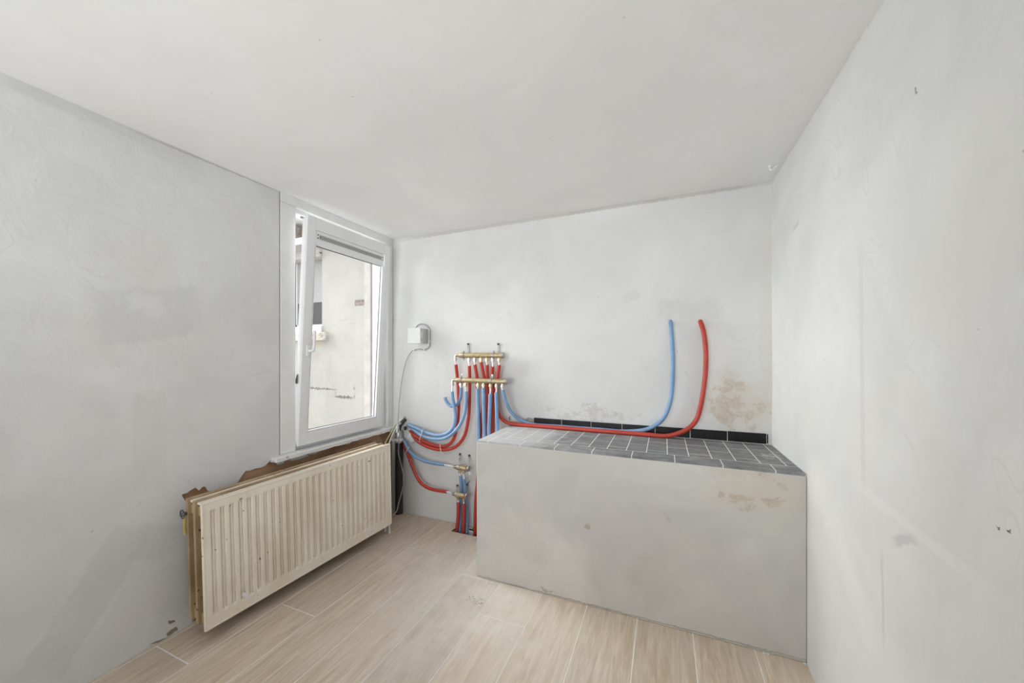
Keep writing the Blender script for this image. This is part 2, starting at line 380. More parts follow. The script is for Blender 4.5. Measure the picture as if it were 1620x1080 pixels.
def stucco():
    k = NT('weathered_cream_stucco')
    n = k.noise(1.1, 6, 0.65); f = k.noise(14, 5, 0.7)
    c = k.mix(k.ramp(n, 0.3, 0.7), (0.415, 0.398, 0.363), (0.487, 0.472, 0.44))
    c = k.mix(k.math('MULTIPLY', k.ramp(f, 0.55, 0.8), 0.3), c, (0.46, 0.435, 0.395))
    streak = k.ramp(k.noise(3.0, 4, 0.6, stretch=(2.2, 1, 0.22)), 0.60, 0.80)
    c = k.mix(k.math('MULTIPLY', streak, 0.22), c, (0.42, 0.39, 0.36))
    # dark weather-stained ledge line and drip marks
    Y = 5.0
    for (a, b, h, st) in (((488, 613), (529, 616), 0.016, 0.9), ((531, 627), (557, 629), 0.022, 0.9), ((530, 616), (531, 627), 0.01, 0.4)):
        mk = patch_mask(k, on_y(*a, Y), on_y(*b, Y), h, 0.7, 0.035, 22); c = k.mix(k.math('MULTIPLY', mk, st), c, (0.13, 0.11, 0.10))
    for u in (561, 565, 568, 572):
        mk = patch_mask(k, on_y(u, 611, Y), on_y(u, 630, Y), 0.018, 0.9, 0.05, 16); c = k.mix(k.math('MULTIPLY', mk, 0.75), c, (0.17, 0.15, 0.14))
    for (a, b) in (((534, 508), (553, 504)), ((549, 514), (564, 511)), ((521, 518), (532, 514))):
        mk = patch_mask(k, on_y(*a, Y), on_y(*b, Y), 0.008, 0.9, 0.03, 18); c = k.mix(k.math('MULTIPLY', mk, 0.6), c, (0.35, 0.32, 0.29))
    mk = patch_mask(k, on_y(500, 541, Y), on_y(508, 549, Y), 0.07, 1.2, 0.06, 8); c = k.mix(k.math('MULTIPLY', mk, 0.3), c, (0.62, 0.52, 0.36))
    return k.set(Base_Color=c, Roughness=0.9, Normal=k.bump(k.math('ADD', n, k.math('MULTIPLY', f, 0.3)), 0.35, 0.03))
M['stucco'] = stucco()
M['grey_stucco'] = simple('grey_render', (0.50, 0.47, 0.445), 0.9, var=0.08, scale=6)
M['timber'] = simple('old_grey_timber', (0.24, 0.20, 0.18), 0.85, var=0.35, scale=20)
M['stone'] = simple('carved_stone', (0.55, 0.51, 0.45), 0.9, var=0.22, scale=22, bump=0.8)
M['white_out'] = simple('white_exterior_paint', (0.80, 0.80, 0.79), 0.6)
M['blind'] = simple('grey_roller_blind', (0.40, 0.395, 0.39), 0.7)
M['dark_glass'] = simple('dark_window_glass', (0.035, 0.035, 0.035), 0.25)
M['ground'] = simple('courtyard_concrete', (0.42, 0.41, 0.39), 0.9, var=0.12, scale=3)
def glass():
    k = NT('window_glass'); t = k.t
    tr = k.n('ShaderNodeBsdfTransparent'); gl = k.n('ShaderNodeBsdfGlossy'); gl.inputs['Roughness'].default_value = 0.02
    tr.inputs[0].default_value = (0.97, 0.975, 0.97, 1)
    lw = k.n('ShaderNodeLayerWeight'); lw.inputs[0].default_value = 0.5
    fr = k.math('ADD', 0.035, k.math('MULTIPLY', k.math('POWER', lw.outputs['Facing'], 5.0), 0.6))
    mx = k.n('ShaderNodeMixShader'); t.links.new(fr, mx.inputs[0]); t.links.new(tr.outputs[0], mx.inputs[1]); t.links.new(gl.outputs[0], mx.inputs[2])
    t.links.new(mx.outputs[0], t.nodes['Material Output'].inputs[0]); return k.m
M['glass'] = glass()

# ---------------------------------------------------------------- the room shell
HOLE = (-1.455, 2.315, -1.03, 2.402)       # rectangular pipe opening left in the floor
def rect_minus(x0, y0, x1, y1, h):
    hx0, hy0, hx1, hy1 = max(x0, h[0]), max(y0, h[1]), min(x1, h[2]), min(y1, h[3])
    if hx0 >= hx1 or hy0 >= hy1: return [(x0, y0, x1, y1)]
    out = []
    if y0 < hy0: out.append((x0, y0, x1, hy0))
    if hy1 < y1: out.append((x0, hy1, x1, y1))
    if x0 < hx0: out.append((x0, hy0, hx0, hy1))
    if hx1 < x1: out.append((hx1, hy0, x1, hy1))
    return out
bm = nb()
for r in rect_minus(XL - 0.25, YF - 0.2, XR + 0.2, YB + 0.2, HOLE): box(bm, r[0], r[1], -0.12, r[2], r[3], -0.0009)
floor = obj('floor', bm, M['grout'], kind='structure')
floor['label'] = 'floor of pale wood-look plank tiles with thin white joints'
bm = nb(); box(bm, HOLE[0] - 0.01, HOLE[1] - 0.01, -0.14, HOLE[2] + 0.01, HOLE[3] + 0.01, -0.05)
obj('screed_pit', bm, M['dark_pit'], floor)
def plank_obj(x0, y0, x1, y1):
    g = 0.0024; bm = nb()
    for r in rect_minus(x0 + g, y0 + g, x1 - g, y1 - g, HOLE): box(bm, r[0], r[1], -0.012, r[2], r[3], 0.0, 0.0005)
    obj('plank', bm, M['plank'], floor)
lines = [0.3685 - 0.2465 * k for k in range(-1, 11)]
lines = [min(lines[0], XR)] + lines[1:] + [XL]
joint = {0: 0.55, 1: 0.75, 2: 1.0, 3: 0.45, 4: 0.75, 5: 1.63, 6: 1.884, 7: 0.75, 8: 2.009, 9: 1.296, 10: 0.89, 11: 0.5}
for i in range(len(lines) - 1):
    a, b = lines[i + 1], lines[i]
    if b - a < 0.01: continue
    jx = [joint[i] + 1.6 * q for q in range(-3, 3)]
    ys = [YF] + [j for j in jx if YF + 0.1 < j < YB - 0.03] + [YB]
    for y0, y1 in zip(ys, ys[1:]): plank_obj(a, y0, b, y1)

# left wall: hardboard core with the window opening, thin plaster coat with a torn edge above the radiator
OY0, OY1, OZ0, OZ1 = 1.50, 2.435, 0.69, ZC
bm = nb()
x0, x1 = XL - 0.15, XL - 0.008
box(bm, x0, YF - 0.1, 0, x1, OY0, ZC); box(bm, x0, OY0, 0, x1, YB, OZ0); box(bm, x0, OY1, OZ0, x1, YB, ZC)
wall_left = obj('wall_left', bm, M['board'], kind='structure')
wall_left['label'] = 'white plastered wall with the window, brown board bare above the radiator'
edge = [(1.035, 0.0), (1.030, 0.06), (1.034, 0.2), (1.028, 0.34), (1.032, 0.5), (1.026, 0.56), (1.008, 0.60), (0.994, 0.628), (0.992, 0.640), (1.012, 0.640), (1.025, 0.648), (1.047, 0.655), (1.062, 0.636), (1.075, 0.648), (1.09, 0.645), (1.10, 0.622),
        (1.12, 0.600), (1.16, 0.590), (1.20, 0.592), (1.232, 0.612), (1.252, 0.638), (1.268, 0.660), (1.279, 0.669), (1.30, 0.664), (1.33, 0.667), (1.36, 0.662), (1.385, 0.668), (1.402, 0.680), (1.418, 0.692), (1.44, 0.697), (1.4665, 0.70)]
poly = [(YF - 0.1, 0.0)] + edge + [(1.4665, ZC), (YF - 0.1, ZC)]
bm = nb(); prism(bm, poly, lambda p: Vector((XL - 0.008, p[0], p[1])), Vector((0.008, 0, 0)))
obj('plaster_coat', bm, M['wall_left'], wall_left)
# torn plaster flakes left hanging under the sill
for (y, z, w, h) in ((1.475, 0.664, 0.05, 0.036), (1.60, 0.662, 0.13, 0.034), (1.70, 0.668, 0.08, 0.028), (1.98, 0.668, 0.07, 0.02)):
    n = 14; pts = []
    for q in range(n):
        t = 2 * PI * q / n; rr = 0.75 + 0.45 * random.random()
        pts.append((y + math.cos(t) * w / 2 * rr, z + math.sin(t) * h / 2 * rr))
    bm = nb(); prism(bm, pts, lambda p: Vector((XL - 0.010, p[0], p[1])), Vector((0.007, 0, 0)))
    obj('plaster_flake', bm, M['wall_left'], wall_left)
bm = nb(); box(bm, XL - 0.15, YB, -0.1, XR + 0.15, YB + 0.15, ZC + 0.1)
wall_back = obj('wall_back', bm, M['wall_back'], kind='structure'); wall_back['label'] = 'back wall of patched white plaster, flaking above the bench'
bm = nb(); box(bm, XR, YF - 0.1, -0.1, XR + 0.15, YB, ZC + 0.1)
wall_right = obj('wall_right', bm, M['wall_right'], kind='structure'); wall_right['label'] = 'smooth white plastered wall beside the bench'
# rear wall behind the camera with an unseen window opening added for soft light
bm = nb(); a, b = YF - 0.12, YF
box(bm, XL, a, 0, -1.9, b, ZC); box(bm, 0.1, a, 0, XR, b, ZC); box(bm, -1.9, a, 0, 0.1, b, 0.60); box(bm, -1.9, a, 2.20, 0.1, b, ZC)
wall_rear = obj('wall_rear', bm, M['wall_rear'], kind='structure')
w2 = empty('added_rear_window', (-0.90, YF - 0.06, 0.60)); w2['kind'] = 'structure'
bm = nb()
for (p, q) in ((-1.0, -0.94), (-0.03, 0.03), (0.94, 1.0)): box(bm, p, -0.03, 0, q, 0.03, 1.60, 0.004)
box(bm, -0.94, -0.03, 0, 0.94, 0.03, 0.06, 0.004); box(bm, -0.94, -0.03, 1.54, 0.94, 0.03, 1.60, 0.004)
obj('frame', bm, M['pvc'], w2)
for s_ in (-1, 1):
    bm = nb(); box(bm, min(s_ * 0.03, s_ * 0.94), -0.004, 0.06, max(s_ * 0.03, s_ * 0.94), 0.004, 1.54); obj('pane', bm, M['glass'], w2)
bm = nb(); box(bm, XL - 0.15, YF - 0.12, ZC, XR + 0.15, YB + 0.15, ZC + 0.1)
ceiling = obj('ceiling', bm, M['ceiling'], kind='structure'); ceiling['label'] = 'plain white painted ceiling'

# ---------------------------------------------------------------- window
win = empty('window_1', (XL, 1.96, 0.70)); win['kind'] = 'structure'
win['label'] = 'white plastic window with its sash tilted inwards at the top'
def wpart(name, bm, mat, parent=None, **k):
    o = obj(name, bm, mat, parent or win, **k); 
    if parent is None: o.location = -Vector((XL, 1.96, 0.70))
    return o
FZ0, FZ1 = 0.722, 2.222
bm = nb(); box(bm, XL - 0.03, 1.473, 0.708, XL + 0.003, 1.568, 2.222, 0.001); wpart('casing', bm, M['paintwood'])
bm = nb(); box(bm, XL - 0.03, 1.473, 2.2235, XL + 0.003, 2.445, ZC - 0.001, 0.001); wpart('casing', bm, M['paintwood'])
bm = nb(); box(bm, XL - 0.03, 2.388, 0.708, XL + 0.003, 2.445, 2.222, 0.001); wpart('casing', bm, M['paintwood'])
bm = nb()   # fixed frame
fx0, fx1 = XL - 0.105, XL - 0.031
box(bm, fx0, 1.50, FZ0 - 0.03, fx1, 1.572, OZ1, 0.002); box(bm, fx0, 2.325, FZ0 - 0.03, fx1, 2.435, OZ1, 0.002)
box(bm, fx0, 1.572, FZ0 - 0.03, fx1, 2.325, FZ0 + 0.025, 0.002); box(bm, fx0, 1.572, 2.20, fx1, 2.325, OZ1, 0.002)
wpart('frame', bm, M['pvc'])
bm = nb()   # outer reveal lining
rx0 = XL - 0.15
box(bm, rx0, 1.50, 0.69, fx0, 1.53, ZC); box(bm, rx0, 2.405, 0.69, fx0, 2.435, ZC); box(bm, rx0, 1.53, 2.24, fx0, 2.405, ZC); box(bm, rx0 - 0.03, 1.50, 0.66, fx0, 2.435, 0.692)
wpart('reveal', bm, M['grey_stucco'])
bm = nb()   # sill board, front edge chipped
n = 26; top = []; bot = []
for i in range(n + 1):
    y = 1.418 + (2.445 - 1.418) * i / n
    w = 0.052
    top.append((y, w)); 
prof = []
for i, (y, w) in enumerate(top):
    dz = random.choice((0, 0, 0.001, 0.004))
    prof.append([bm.verts.new((XL - 0.03, y, 0.707)), bm.verts.new((XL + w - 0.004, y, 0.707)), bm.verts.new((XL + w, y, 0.703)), bm.verts.new((XL + w, y, 0.680 + dz)), bm.verts.new((XL - 0.03, y, 0.676))])
for a, b in zip(prof, prof[1:]):
    for q in range(5): bm.faces.new((a[q], a[(q + 1) % 5], b[(q + 1) % 5], b[q]))
bm.faces.new(list(reversed(prof[0]))); bm.faces.new(prof[-1])
wpart('window_sill', bm, M['sill'])
# tilted sash: local x = into room, y along the wall, z up from hinge
SH, SY0, SY1 = 1.437, 1.577, 2.312
TILT = math.radians(3.5)
sw = SY1 - SY0
bm = nb()
T = 0.058
GB, GT, GS = 0.088, 0.168, 0.072
def frame_ring(bm, x0, x1, y0, y1, z0, z1, wl_, wr, wb, wt, bev):
    box(bm, x0, y0, z0, x1, y0 + wl_, z1, bev); box(bm, x0, y1 - wr, z0, x1, y1, z1, bev)
    box(bm, x0, y0 + wl_, z0, x1, y1 - wr, z0 + wb, bev); box(bm, x0, y0 + wl_, z1 - wt, x1, y1 - wr, z1, bev)
frame_ring(bm, -0.020, 0.0, 0.0, sw, 0.0, SH, GS - 0.012, GS - 0.012, GB - 0.012, 0.075, 0.0025)
frame_ring(bm, -T, -0.019, 0.010, sw - 0.010, 0.010, SH - 0.010, 0.05, 0.05, 0.06, 0.062, 0.002)
sash = wpart('sash', bm, M['pvc'])
sash.location = Vector((XL + 0.012, SY0, 0.732)) - Vector((XL, 1.96, 0.70)); sash.rotation_euler = (0, TILT, 0)
bm = nb()  # glazing bead, sloped
z1g = SH - GT
for (a, b, c, d) in ((GS - 0.012, GB - 0.012, GS, z1g), (sw - GS, GB - 0.012, sw - GS + 0.012, z1g)): box(bm, -0.03, a, b, -0.005, c, d, 0.003)
box(bm, -0.03, GS, GB - 0.012, -0.005, sw - GS, GB, 0.003)
obj('glazing_bead', bm, M['pvc'], sash)
bm = nb(); box(bm, -0.034, GS - 0.006, GB - 0.006, -0.028, sw - GS + 0.006, z1g + 0.004); obj('pane', bm, M['glass'], sash)
bm = nb()
for (a, b, c, d) in ((GS, GB, GS + 0.003, z1g), (sw - GS - 0.003, GB, sw - GS, z1g), (GS, GB, sw - GS, GB + 0.003), (GS, z1g - 0.004, sw - GS, z1g)): box(bm, -0.029, a, b, -0.026, c, d)
obj('gasket', bm, M['gasket'], sash)
# ventilation strip
bm = nb(); box(bm, -0.030, GS - 0.004, z1g, -0.004, sw - GS + 0.004, SH - 0.078, 0.002)
obj('ventilation_strip', bm, M['pvc'], sash)
bm = nb(); box(bm, -0.0042, GS + 0.020, z1g + 0.042, -0.0030, sw - GS - 0.020, z1g + 0.070); obj('vent_mesh', bm, M['mesh'], sash)
bm = nb()
nn = 58
for r in range(3):
    z = z1g + 0.0445 + r * 0.0095
    for q in range(nn):
        y = GS + 0.022 + (sw - 2 * GS - 0.044) * (q + 0.5 * (r % 2)) / nn
        box(bm, -0.0031, y, z, -0.0022, y + 0.0058, z + 0.0045)
o = obj('vent_louvres', bm, M['pvc'], sash); o['kind'] = 'stuff'
for y in (GS + 0.008, sw - GS - 0.008):
    for z in (z1g + 0.066, z1g + 0.046):
        bm = nb(); lathe(bm, (-0.004, y, z), (1, 0, 0), [(0, 0.0045), (0.002, 0.0045), (0.003, 0.003)], 10); obj('screw', bm, M['dark_metal'], sash)
# handle, turned up
bm = nb(); hz = 0.60; hy = 0.040
box(bm, 0.0, hy - 0.014, hz - 0.035, 0.010, hy + 0.014, hz + 0.035, 0.004, 2)
tube(bm, spline([(0.004, hy, hz), (0.030, hy, hz), (0.045, hy, hz + 0.004), (0.052, hy, hz + 0.022), (0.052, hy, hz + 0.07), (0.050, hy, hz + 0.128)], 6), [0.0085] * 25 + [0.0095] * 6, 12)
obj('handle', bm, M['pvc'], sash, smooth=True)
# tilt stay at the side of the sash
bm = nb(); box(bm, -0.06, -0.004, SH - 0.02, -0.052, 0.5, SH - 0.008); obj('tilt_stay', bm, M['grey_metal'], sash)
bm = nb()
prism(bm, [(-0.052, 0.392), (-0.028, 0.392), (-0.026, 0.452), (-0.034, 0.446)], lambda p: Vector((p[0], -0.003, p[1])), Vector((0, 0.004, 0))); obj('lock_cam', bm, M['dark_metal'], sash)
bm = nb(); box(bm, XL - 0.034, 1.562, 1.46, XL - 0.030, 1.574, 1.55); wpart('strike_plate', bm, M['grey_metal'])

# ---------------------------------------------------------------- tiled bench
bench = empty('masonry_bench', (BX, BY, 0))
tag(bench, 'grey plastered masonry bench topped with dark grey tiles along the back wall', 'bench')
BO = -Vector((BX, BY, 0))
def bpart(name, bm, mat, parent=None, **k):
    o = obj(name, bm, mat, parent or bench, **k)
    if parent is None: o.location = BO
    return o
bm = nb()
# front face slightly uneven along its upper edge
box(bm, BX, BY, 0.0, XR - 0.001, YB - 0.001, BZ - 0.012, 0.003)
bpart('body', bm, M['bench'])
bm = nb(); box(bm, BX + 0.004, BY + 0.004, BZ - 0.013, XR - 0.001, YB - 0.001, BZ - 0.0002); bed = bpart('tiled_top', bm, M['grout'])
G = 0.0022
tcache = {}
def tile(x0, y0, x1, y1, top=BZ):
    if x1 - x0 < 0.012 or y1 - y0 < 0.012: return
    bm = nb(); box(bm, x0 + G, y0 + G, BZ - 0.012, x1 - G, y1 - G, top + random.uniform(0.0, 0.0002), 0.0003)
    obj('tile', bm, M['slate'], bed)
fx = [BX, -0.950, -0.748, -0.549, -0.348, -0.151, 0.046, 0.247, 0.447, XR - 0.002]
for a, b in zip(fx, fx[1:]): tile(a, BY, b, 2.0)
cxs = [BX, -0.950, -0.878, -0.775, -0.680, -0.580, -0.481, -0.383, -0.285, -0.186, -0.086, 0.014, 0.112, 0.213, 0.313, 0.412, 0.512, XR - 0.002]
for i, (a, b) in enumerate(zip(cxs, cxs[1:])):
    jy = [2.058, 2.260] if (i % 2 == 0) else [2.160, 2.362]
    ys = [2.0] + jy + [2.436]
    for y0, y1 in zip(ys, ys[1:]): tile(a, y0, b, y1)
# black upstand tiles
ux = [-0.853, -0.651, -0.450, -0.252, -0.053, 0.143, 0.338, 0.530]
bm = nb(); box(bm, -0.845, YB - 0.0085, BZ + 0.001, 0.536, YB - 0.0008, 0.856); up = bpart('upstand', bm, M['grout'])
for a, b in zip(ux, ux[1:]):
    bm = nb(); box(bm, a + 0.0018, YB - 0.012, BZ + 0.003, b - 0.0018, YB - 0.001, 0.860 + random.uniform(-0.001, 0.001), 0.0012); obj('tile', bm, M['black_tile'], up)
bm = nb(); box(bm, 0.531, YB - 0.010, BZ + 0.006, 0.537, YB - 0.001, 0.858, 0.001); obj('tile_sliver', bm, M['black_tile'], up)
# grey mortar lump where the first upstand tile is missing
def lump(c, r, sc, seed):
    bm = nb(); bmesh.ops.create_icosphere(bm, subdivisions=2, radius=1.0); rnd = random.Random(seed)
    for v in bm.verts:
        f = 1 + rnd.uniform(-0.22, 0.22); v.co = Vector((v.co.x * sc[0], v.co.y * sc[1], v.co.z * sc[2])) * r * f + Vector(c)
    return bm
obj('mortar_lump', lump((-0.885, YB - 0.012, 0.842), 0.02, (1.4, 0.7, 0.8), 3), M['rubble'], up)
obj('mortar_lump', lump((-0.925, YB - 0.010, 0.836), 0.014, (1.6, 0.7, 0.7), 5), M['rubble'], up)

# ---------------------------------------------------------------- radiator
RL, RH = 1.116, 0.58
rad = empty('radiator', (-1.892, 0.9715, 0.0625))
tag(rad, 'old cream panel radiator with vertical grooves and rusty chips below the window', 'radiator')
rad.rotation_euler = (math.radians(0), 0, 0)
ang = math.atan2(0.083, 1.113)
# local frame: y along the length, x out of the wall, z up
rad.rotation_euler = (math.radians(1.43), 0, -ang)
def ribbed(bm, x_front, thick, z0, z1, y0, y1, n, depth, m0, m1):
    """pressed sheet: raised bands and narrow grooves, flat margins, folded rim"""
    pitch = (y1 - y0) / n
    ys = [y0 - 0.026]; dp = [0]
    for i in range(n):
        b = y0 + i * pitch
        for f, d in ((0.02, 0), (0.10, 1), (0.22, 1), (0.29, 0.45), (0.38, 0.45), (0.45, 1), (0.56, 1), (0.64, 0)):
            ys.append(b + f * pitch); dp.append(d)
    ys.append(y1 + 0.026); dp.append(0)
    rows = [(z0, 0), (z0 + m0, 0), (z0 + m0 + 0.012, 1), (z1 - m1 - 0.012, 1), (z1 - m1, 0), (z1, 0)]
    grid = [[bm.verts.new((x_front - depth * d * k, y, z)) for y, d in zip(ys, dp)] for z, k in rows]
    for a, b in zip(grid, grid[1:]):
        for q in range(len(ys) - 1): bm.faces.new((a[q], a[q + 1], b[q + 1], b[q]))
    xb = x_front - thick
    ring = grid[0] + [g[-1] for g in grid[1:]] + list(reversed(grid[-1][:-1])) + [g[0] for g in reversed(grid[1:-1])]
    back = [bm.verts.new((xb, v.co.y, v.co.z)) for v in ring]
    m = len(ring)
    for q in range(m): bm.faces.new((ring[q], ring[(q + 1) % m], back[(q + 1) % m], back[q]))
    bm.faces.new(list(reversed(back)))
bm = nb(); ribbed(bm, 0.0, 0.014, 0.0, RH, 0.030, RL - 0.030, 28, 0.0085, 0.052, 0.040)
obj('front_panel', bm, M['enamel'], rad)
bm = nb()   # rolled rim round the front panel
tube(bm, [(-0.004, 0.004, 0.004), (-0.004, 0.004, RH - 0.004)], 0.006, 10); tube(bm, [(-0.004, RL - 0.004, 0.004), (-0.004, RL - 0.004, RH - 0.004)], 0.006, 10)
tube(bm, [(-0.004, 0.004, RH - 0.005), (-0.004, RL - 0.004, RH - 0.005)], 0.006, 10); tube(bm, [(-0.004, 0.004, 0.005), (-0.004, RL - 0.004, 0.005)], 0.006, 10)
obj('rim', bm, M['enamel'], rad, smooth=True)
for x in (-0.068, -0.132):
    bm = nb(); ribbed(bm, x, 0.020, 0.012, RH - 0.004, 0.03, RL - 0.03, 14, 0.005, 0.05, 0.05); obj('inner_panel', bm, M['enamel_old'], rad)
for x in (-0.041, -0.110):
    bm = nb(); n = 60
    pr = [bm.verts.new((x + (0.012 if (i // 2) % 2 else -0.010), 0.035 + (RL - 0.07) * i / (2 * n), 0.04)) for i in range(2 * n)]
    pt = [bm.verts.new((v.co.x, v.co.y, RH - 0.05)) for v in pr]
    for a, b, c, d in zip(pr, pr[1:], pt[1:], pt): bm.faces.new((a, b, c, d))
    obj('convector_fins', bm, M['enamel_dark'], rad)
for x0, x1 in ((-0.066, -0.016), (-0.130, -0.090)):
    bm = nb(); box(bm, x0, 0.012, RH - 0.020, x1, RL - 0.012, RH - 0.010, 0.002); obj('top_cover', bm, M['enamel'], rad)
for (x0, x1) in ((-0.068, -0.014), (-0.132, -0.088)):
    for z in (0.014, RH - 0.075):
        for y in (0.014, RL - 0.044):
            bm = nb(); box(bm, x0, y, z, x1, y + 0.03, z + 0.045, 0.006, 2); obj('connector', bm, M['enamel_old'], rad)
bm = nb(); lathe(bm, (-0.146, 0.012, RH - 0.072), (0, -1, 0), [(0, 0.007), (0.014, 0.007), (0.014, 0.010), (0.024, 0.010), (0.028, 0.006)], 12); obj('bleed_plug', bm, M['dark_metal'], rad)
bm = nb(); rr = [(-0.152 + 0.019 * math.cos(t), -0.010, RH - 0.072 + 0.019 * math.sin(t)) for t in [2 * PI * q / 20 for q in range(19)]]
tube(bm, rr, 0.0025, 8); obj('wire_ring', bm, M['dark_metal'], rad)
bm = nb(); tube(bm, spline([(-0.157, 0.004, RH - 0.09), (-0.159, 0.0, RH - 0.12), (-0.158, 0.0, RH - 0.17)], 4), 0.006, 8); obj('tape_strip', bm, simple('yellow_tape', (0.50, 0.42, 0.13), 0.6), rad)
bm = nb(); lathe(bm, (-0.075, RL + 0.002, RH - 0.055), (0, 1, 0), [(0, 0.010), (0.012, 0.010), (0.012, 0.016), (0.024, 0.016), (0.026, 0.009), (0.036, 0.009)], 12)
lathe(bm, (-0.075, RL + 0.030, RH - 0.085), (0, 0, 1), [(0, 0.008), (0.014, 0.008), (0.014, 0.013), (0.044, 0.013), (0.050, 0.009), (0.066, 0.011), (0.074, 0.006)], 12)
obj('valve', bm, M['enamel_old'], rad, smooth=True)
for x in (-0.05, -0.092):
    bm = nb(); tube(bm, spline([(x, RL - 0.012, 0.05), (x, RL + 0.012, 0.04), (x, RL + 0.020, 0.01), (x, RL + 0.024, -0.088)], 4), 0.0085, 10); obj('feed_pipe', bm, M['cable_white'], rad, smooth=True)
for y in (0.12, RL - 0.16):
    for z in (RH - 0.12, 0.06):
        bm = nb(); box(bm, -0.197 if y < 0.5 else -0.285, y, z, -0.150, y + 0.03, z + 0.035, 0.002); obj('wall_bracket', bm, M['enamel_old'], rad)
bm = nb(); prism(bm, [(0.146, 0.108), (0.152, 0.118), (0.162, 0.116), (0.172, 0.098), (0.184, 0.072), (0.172, 0.070), (0.162, 0.090), (0.152, 0.102)], lambda p: Vector((0.0005, p[0], p[1] - 0.030)), Vector((0.0012, 0, 0))); obj('paint_run', bm, M['pvc'], rad)
bm = nb(); box(bm, -0.030, 0.60, RH - 0.011, -0.020, 0.64, RH - 0.006, 0.002); obj('filler_blob', bm, M['lump'], rad)

# ---------------------------------------------------------------- pipes and manifolds
D1, D2 = YB - 0.078, YB - 0.118      # depth of the upper (red) and lower (blue) manifold bar
PR = 0.0128
def pipe(name, mat, pts, label, bare=None, group=None, r=PR, cat='pipe'):
    """foam-sleeved water pipe; pts = [(u, v, y)] or Vectors; bare = points of the uncovered plastic pipe"""
    P = [p if isinstance(p, Vector) else on_y(*p) for p in pts]
    bm = nb(); tube(bm, spline(P, 7), r, 16)
    o = obj(name, bm, mat, smooth=True); tag(o, label, cat, group)
    if bare:
        Q = [p if isinstance(p, Vector) else on_y(*p) for p in bare]
        bm = nb(); tube(bm, spline(Q, 5), 0.0058, 12); obj('inner_pipe', bm, M['pex'], o, smooth=True)
    return o
Yr = YB - 0.058
# --- upper manifold (red side)
def manifold(name, label, u0, u1, v, y, r, outs, hooks, endcap, flip=False):
    a, b = on_y(u0, v, y), on_y(u1, v, y); b.z = a.z; ln = (b - a).length
    t = empty(name, a); tag(t, label, 'manifold')
    def add(nm, bm, mat, **k):
        o = obj(nm, bm, mat, t, smooth=True, **k); o.location = -a; return o
    bm = nb(); lathe(bm, a, b - a, [(0, r * 0.7), (0.012, r * 0.7), (0.012, r * 0.92), (0.03, r), (ln - 0.004, r), (ln, r * 0.96)], 24); add('bar', bm, M['brass'])
    bm = nb(); lathe(bm, b - Vector((0.004, 0, 0)), (1, 0, 0), [(0, r * 1.10), (0.008, r * 1.14), (0.020, r * 1.14), (0.025, r * 0.9)], 20); add('end_cap', bm, M['nickel'])
    # elbow at the near end
    bm = nb(); tube(bm, spline([a + Vector((0.004, 0, 0)), a + Vector((-0.010, 0, 0)), a + Vector((-0.019, 0, -0.004)), a + Vector((-0.022, 0, -0.014)), a + Vector((-0.022, 0, -0.042))], 5), 0.0095, 12)
    lathe(bm, a + Vector((-0.022, 0, -0.026)), (0, 0, -1), [(0, 0.012), (0.010, 0.012)], 6); add('elbow', bm, M['nickel'])
    pts = [a + Vector((-0.022, 0, -0.042))]
    for u in outs:
        p = on_y(u, v, y); p.z = a.z
        bm = nb(); lathe(bm, p + Vector((0, 0, -r * 0.8)), (0, 0, -1), [(0, 0.0095), (0.010, 0.0095), (0.010, 0.0135), (0.024, 0.0135), (0.025, 0.009), (0.034, 0.0085)], 8)
        add('outlet', bm, M['nickel'] if random.random() < 0.5 else M['brass']); pts.append(p + Vector((0, 0, -r * 0.8 - 0.030)))
    for (u, hv, top) in hooks:
        p = on_y(u, v, y); p.z = a.z
        bm = nb(); lathe(bm, p - Vector((0.007, 0, 0)), (1, 0, 0), [(0, r * 1.02), (0, r * 1.20), (0.014, r * 1.20), (0.014, r * 1.02)], 20)
        box(bm, p.x - 0.006, p.y - 0.004, p.z + r, p.x + 0.006, p.y + 0.004, p.z + r + 0.016, 0.001)
        box(bm, p.x - 0.006, p.y - 0.004, p.z - r - 0.016, p.x + 0.006, p.y + 0.004, p.z - r, 0.001); add('clamp', bm, M['nickel'])
        # strap screwed to the wall behind the bar, with an arm out to the clamp
        q = on_y(u + 7.5, hv, YB - 0.004)
        sx = q.x
        bm = nb(); z0, z1 = a.z - r * 0.8, (q.z + 0.004 if top else a.z + r * 0.8)
        box(bm, sx - 0.009, YB - 0.006, z0, sx + 0.009, YB - 0.002, z1, 0.001)
        box(bm, sx - 0.009, p.y + r * 0.9, a.z - 0.006, sx + 0.009, YB - 0.004, a.z + 0.006, 0.001)
        if not top: box(bm, p.x - 0.007, p.y + r * 0.6, a.z, p.x + 0.007, p.y + r * 0.6 + 0.003, a.z + 0.048, 0.001)
        add('hanger', bm, M['grey_metal'] if top else M['tie'])
        if not top: continue
        bm = nb(); lathe(bm, (sx, YB - 0.005, z1 - 0.010), (0, -1, 0), [(0, 0.008), (0.004, 0.008), (0.005, 0.006), (0.014, 0.005), (0.016, 0.003)], 10); add('screw', bm, M['dark_metal'])
    return t, pts
um, uo = manifold('manifold', 'upper brass manifold hung from wall hooks, feeding the red pipes', 724.5, 794, 562, D1, 0.0195,
                  [742, 751, 760.7, 770, 779.6, 789.6], [(733.5, 543, True), (781, 543, True)], True)
lm, lo = manifold('manifold', 'lower brass manifold in front of the red pipes, feeding the blue pipes', 720, 799, 601, D2, 0.0185,
                  [729, 736.5, 756.3, 765.3, 776, 785.6, 795], [(729.5, 588, False), (777.5, 586, False)], True)

RG, BG = 'red sleeved pipes at the manifolds', 'blue sleeved pipes at the manifolds'
CY = YB + 0.012          # inside the wall
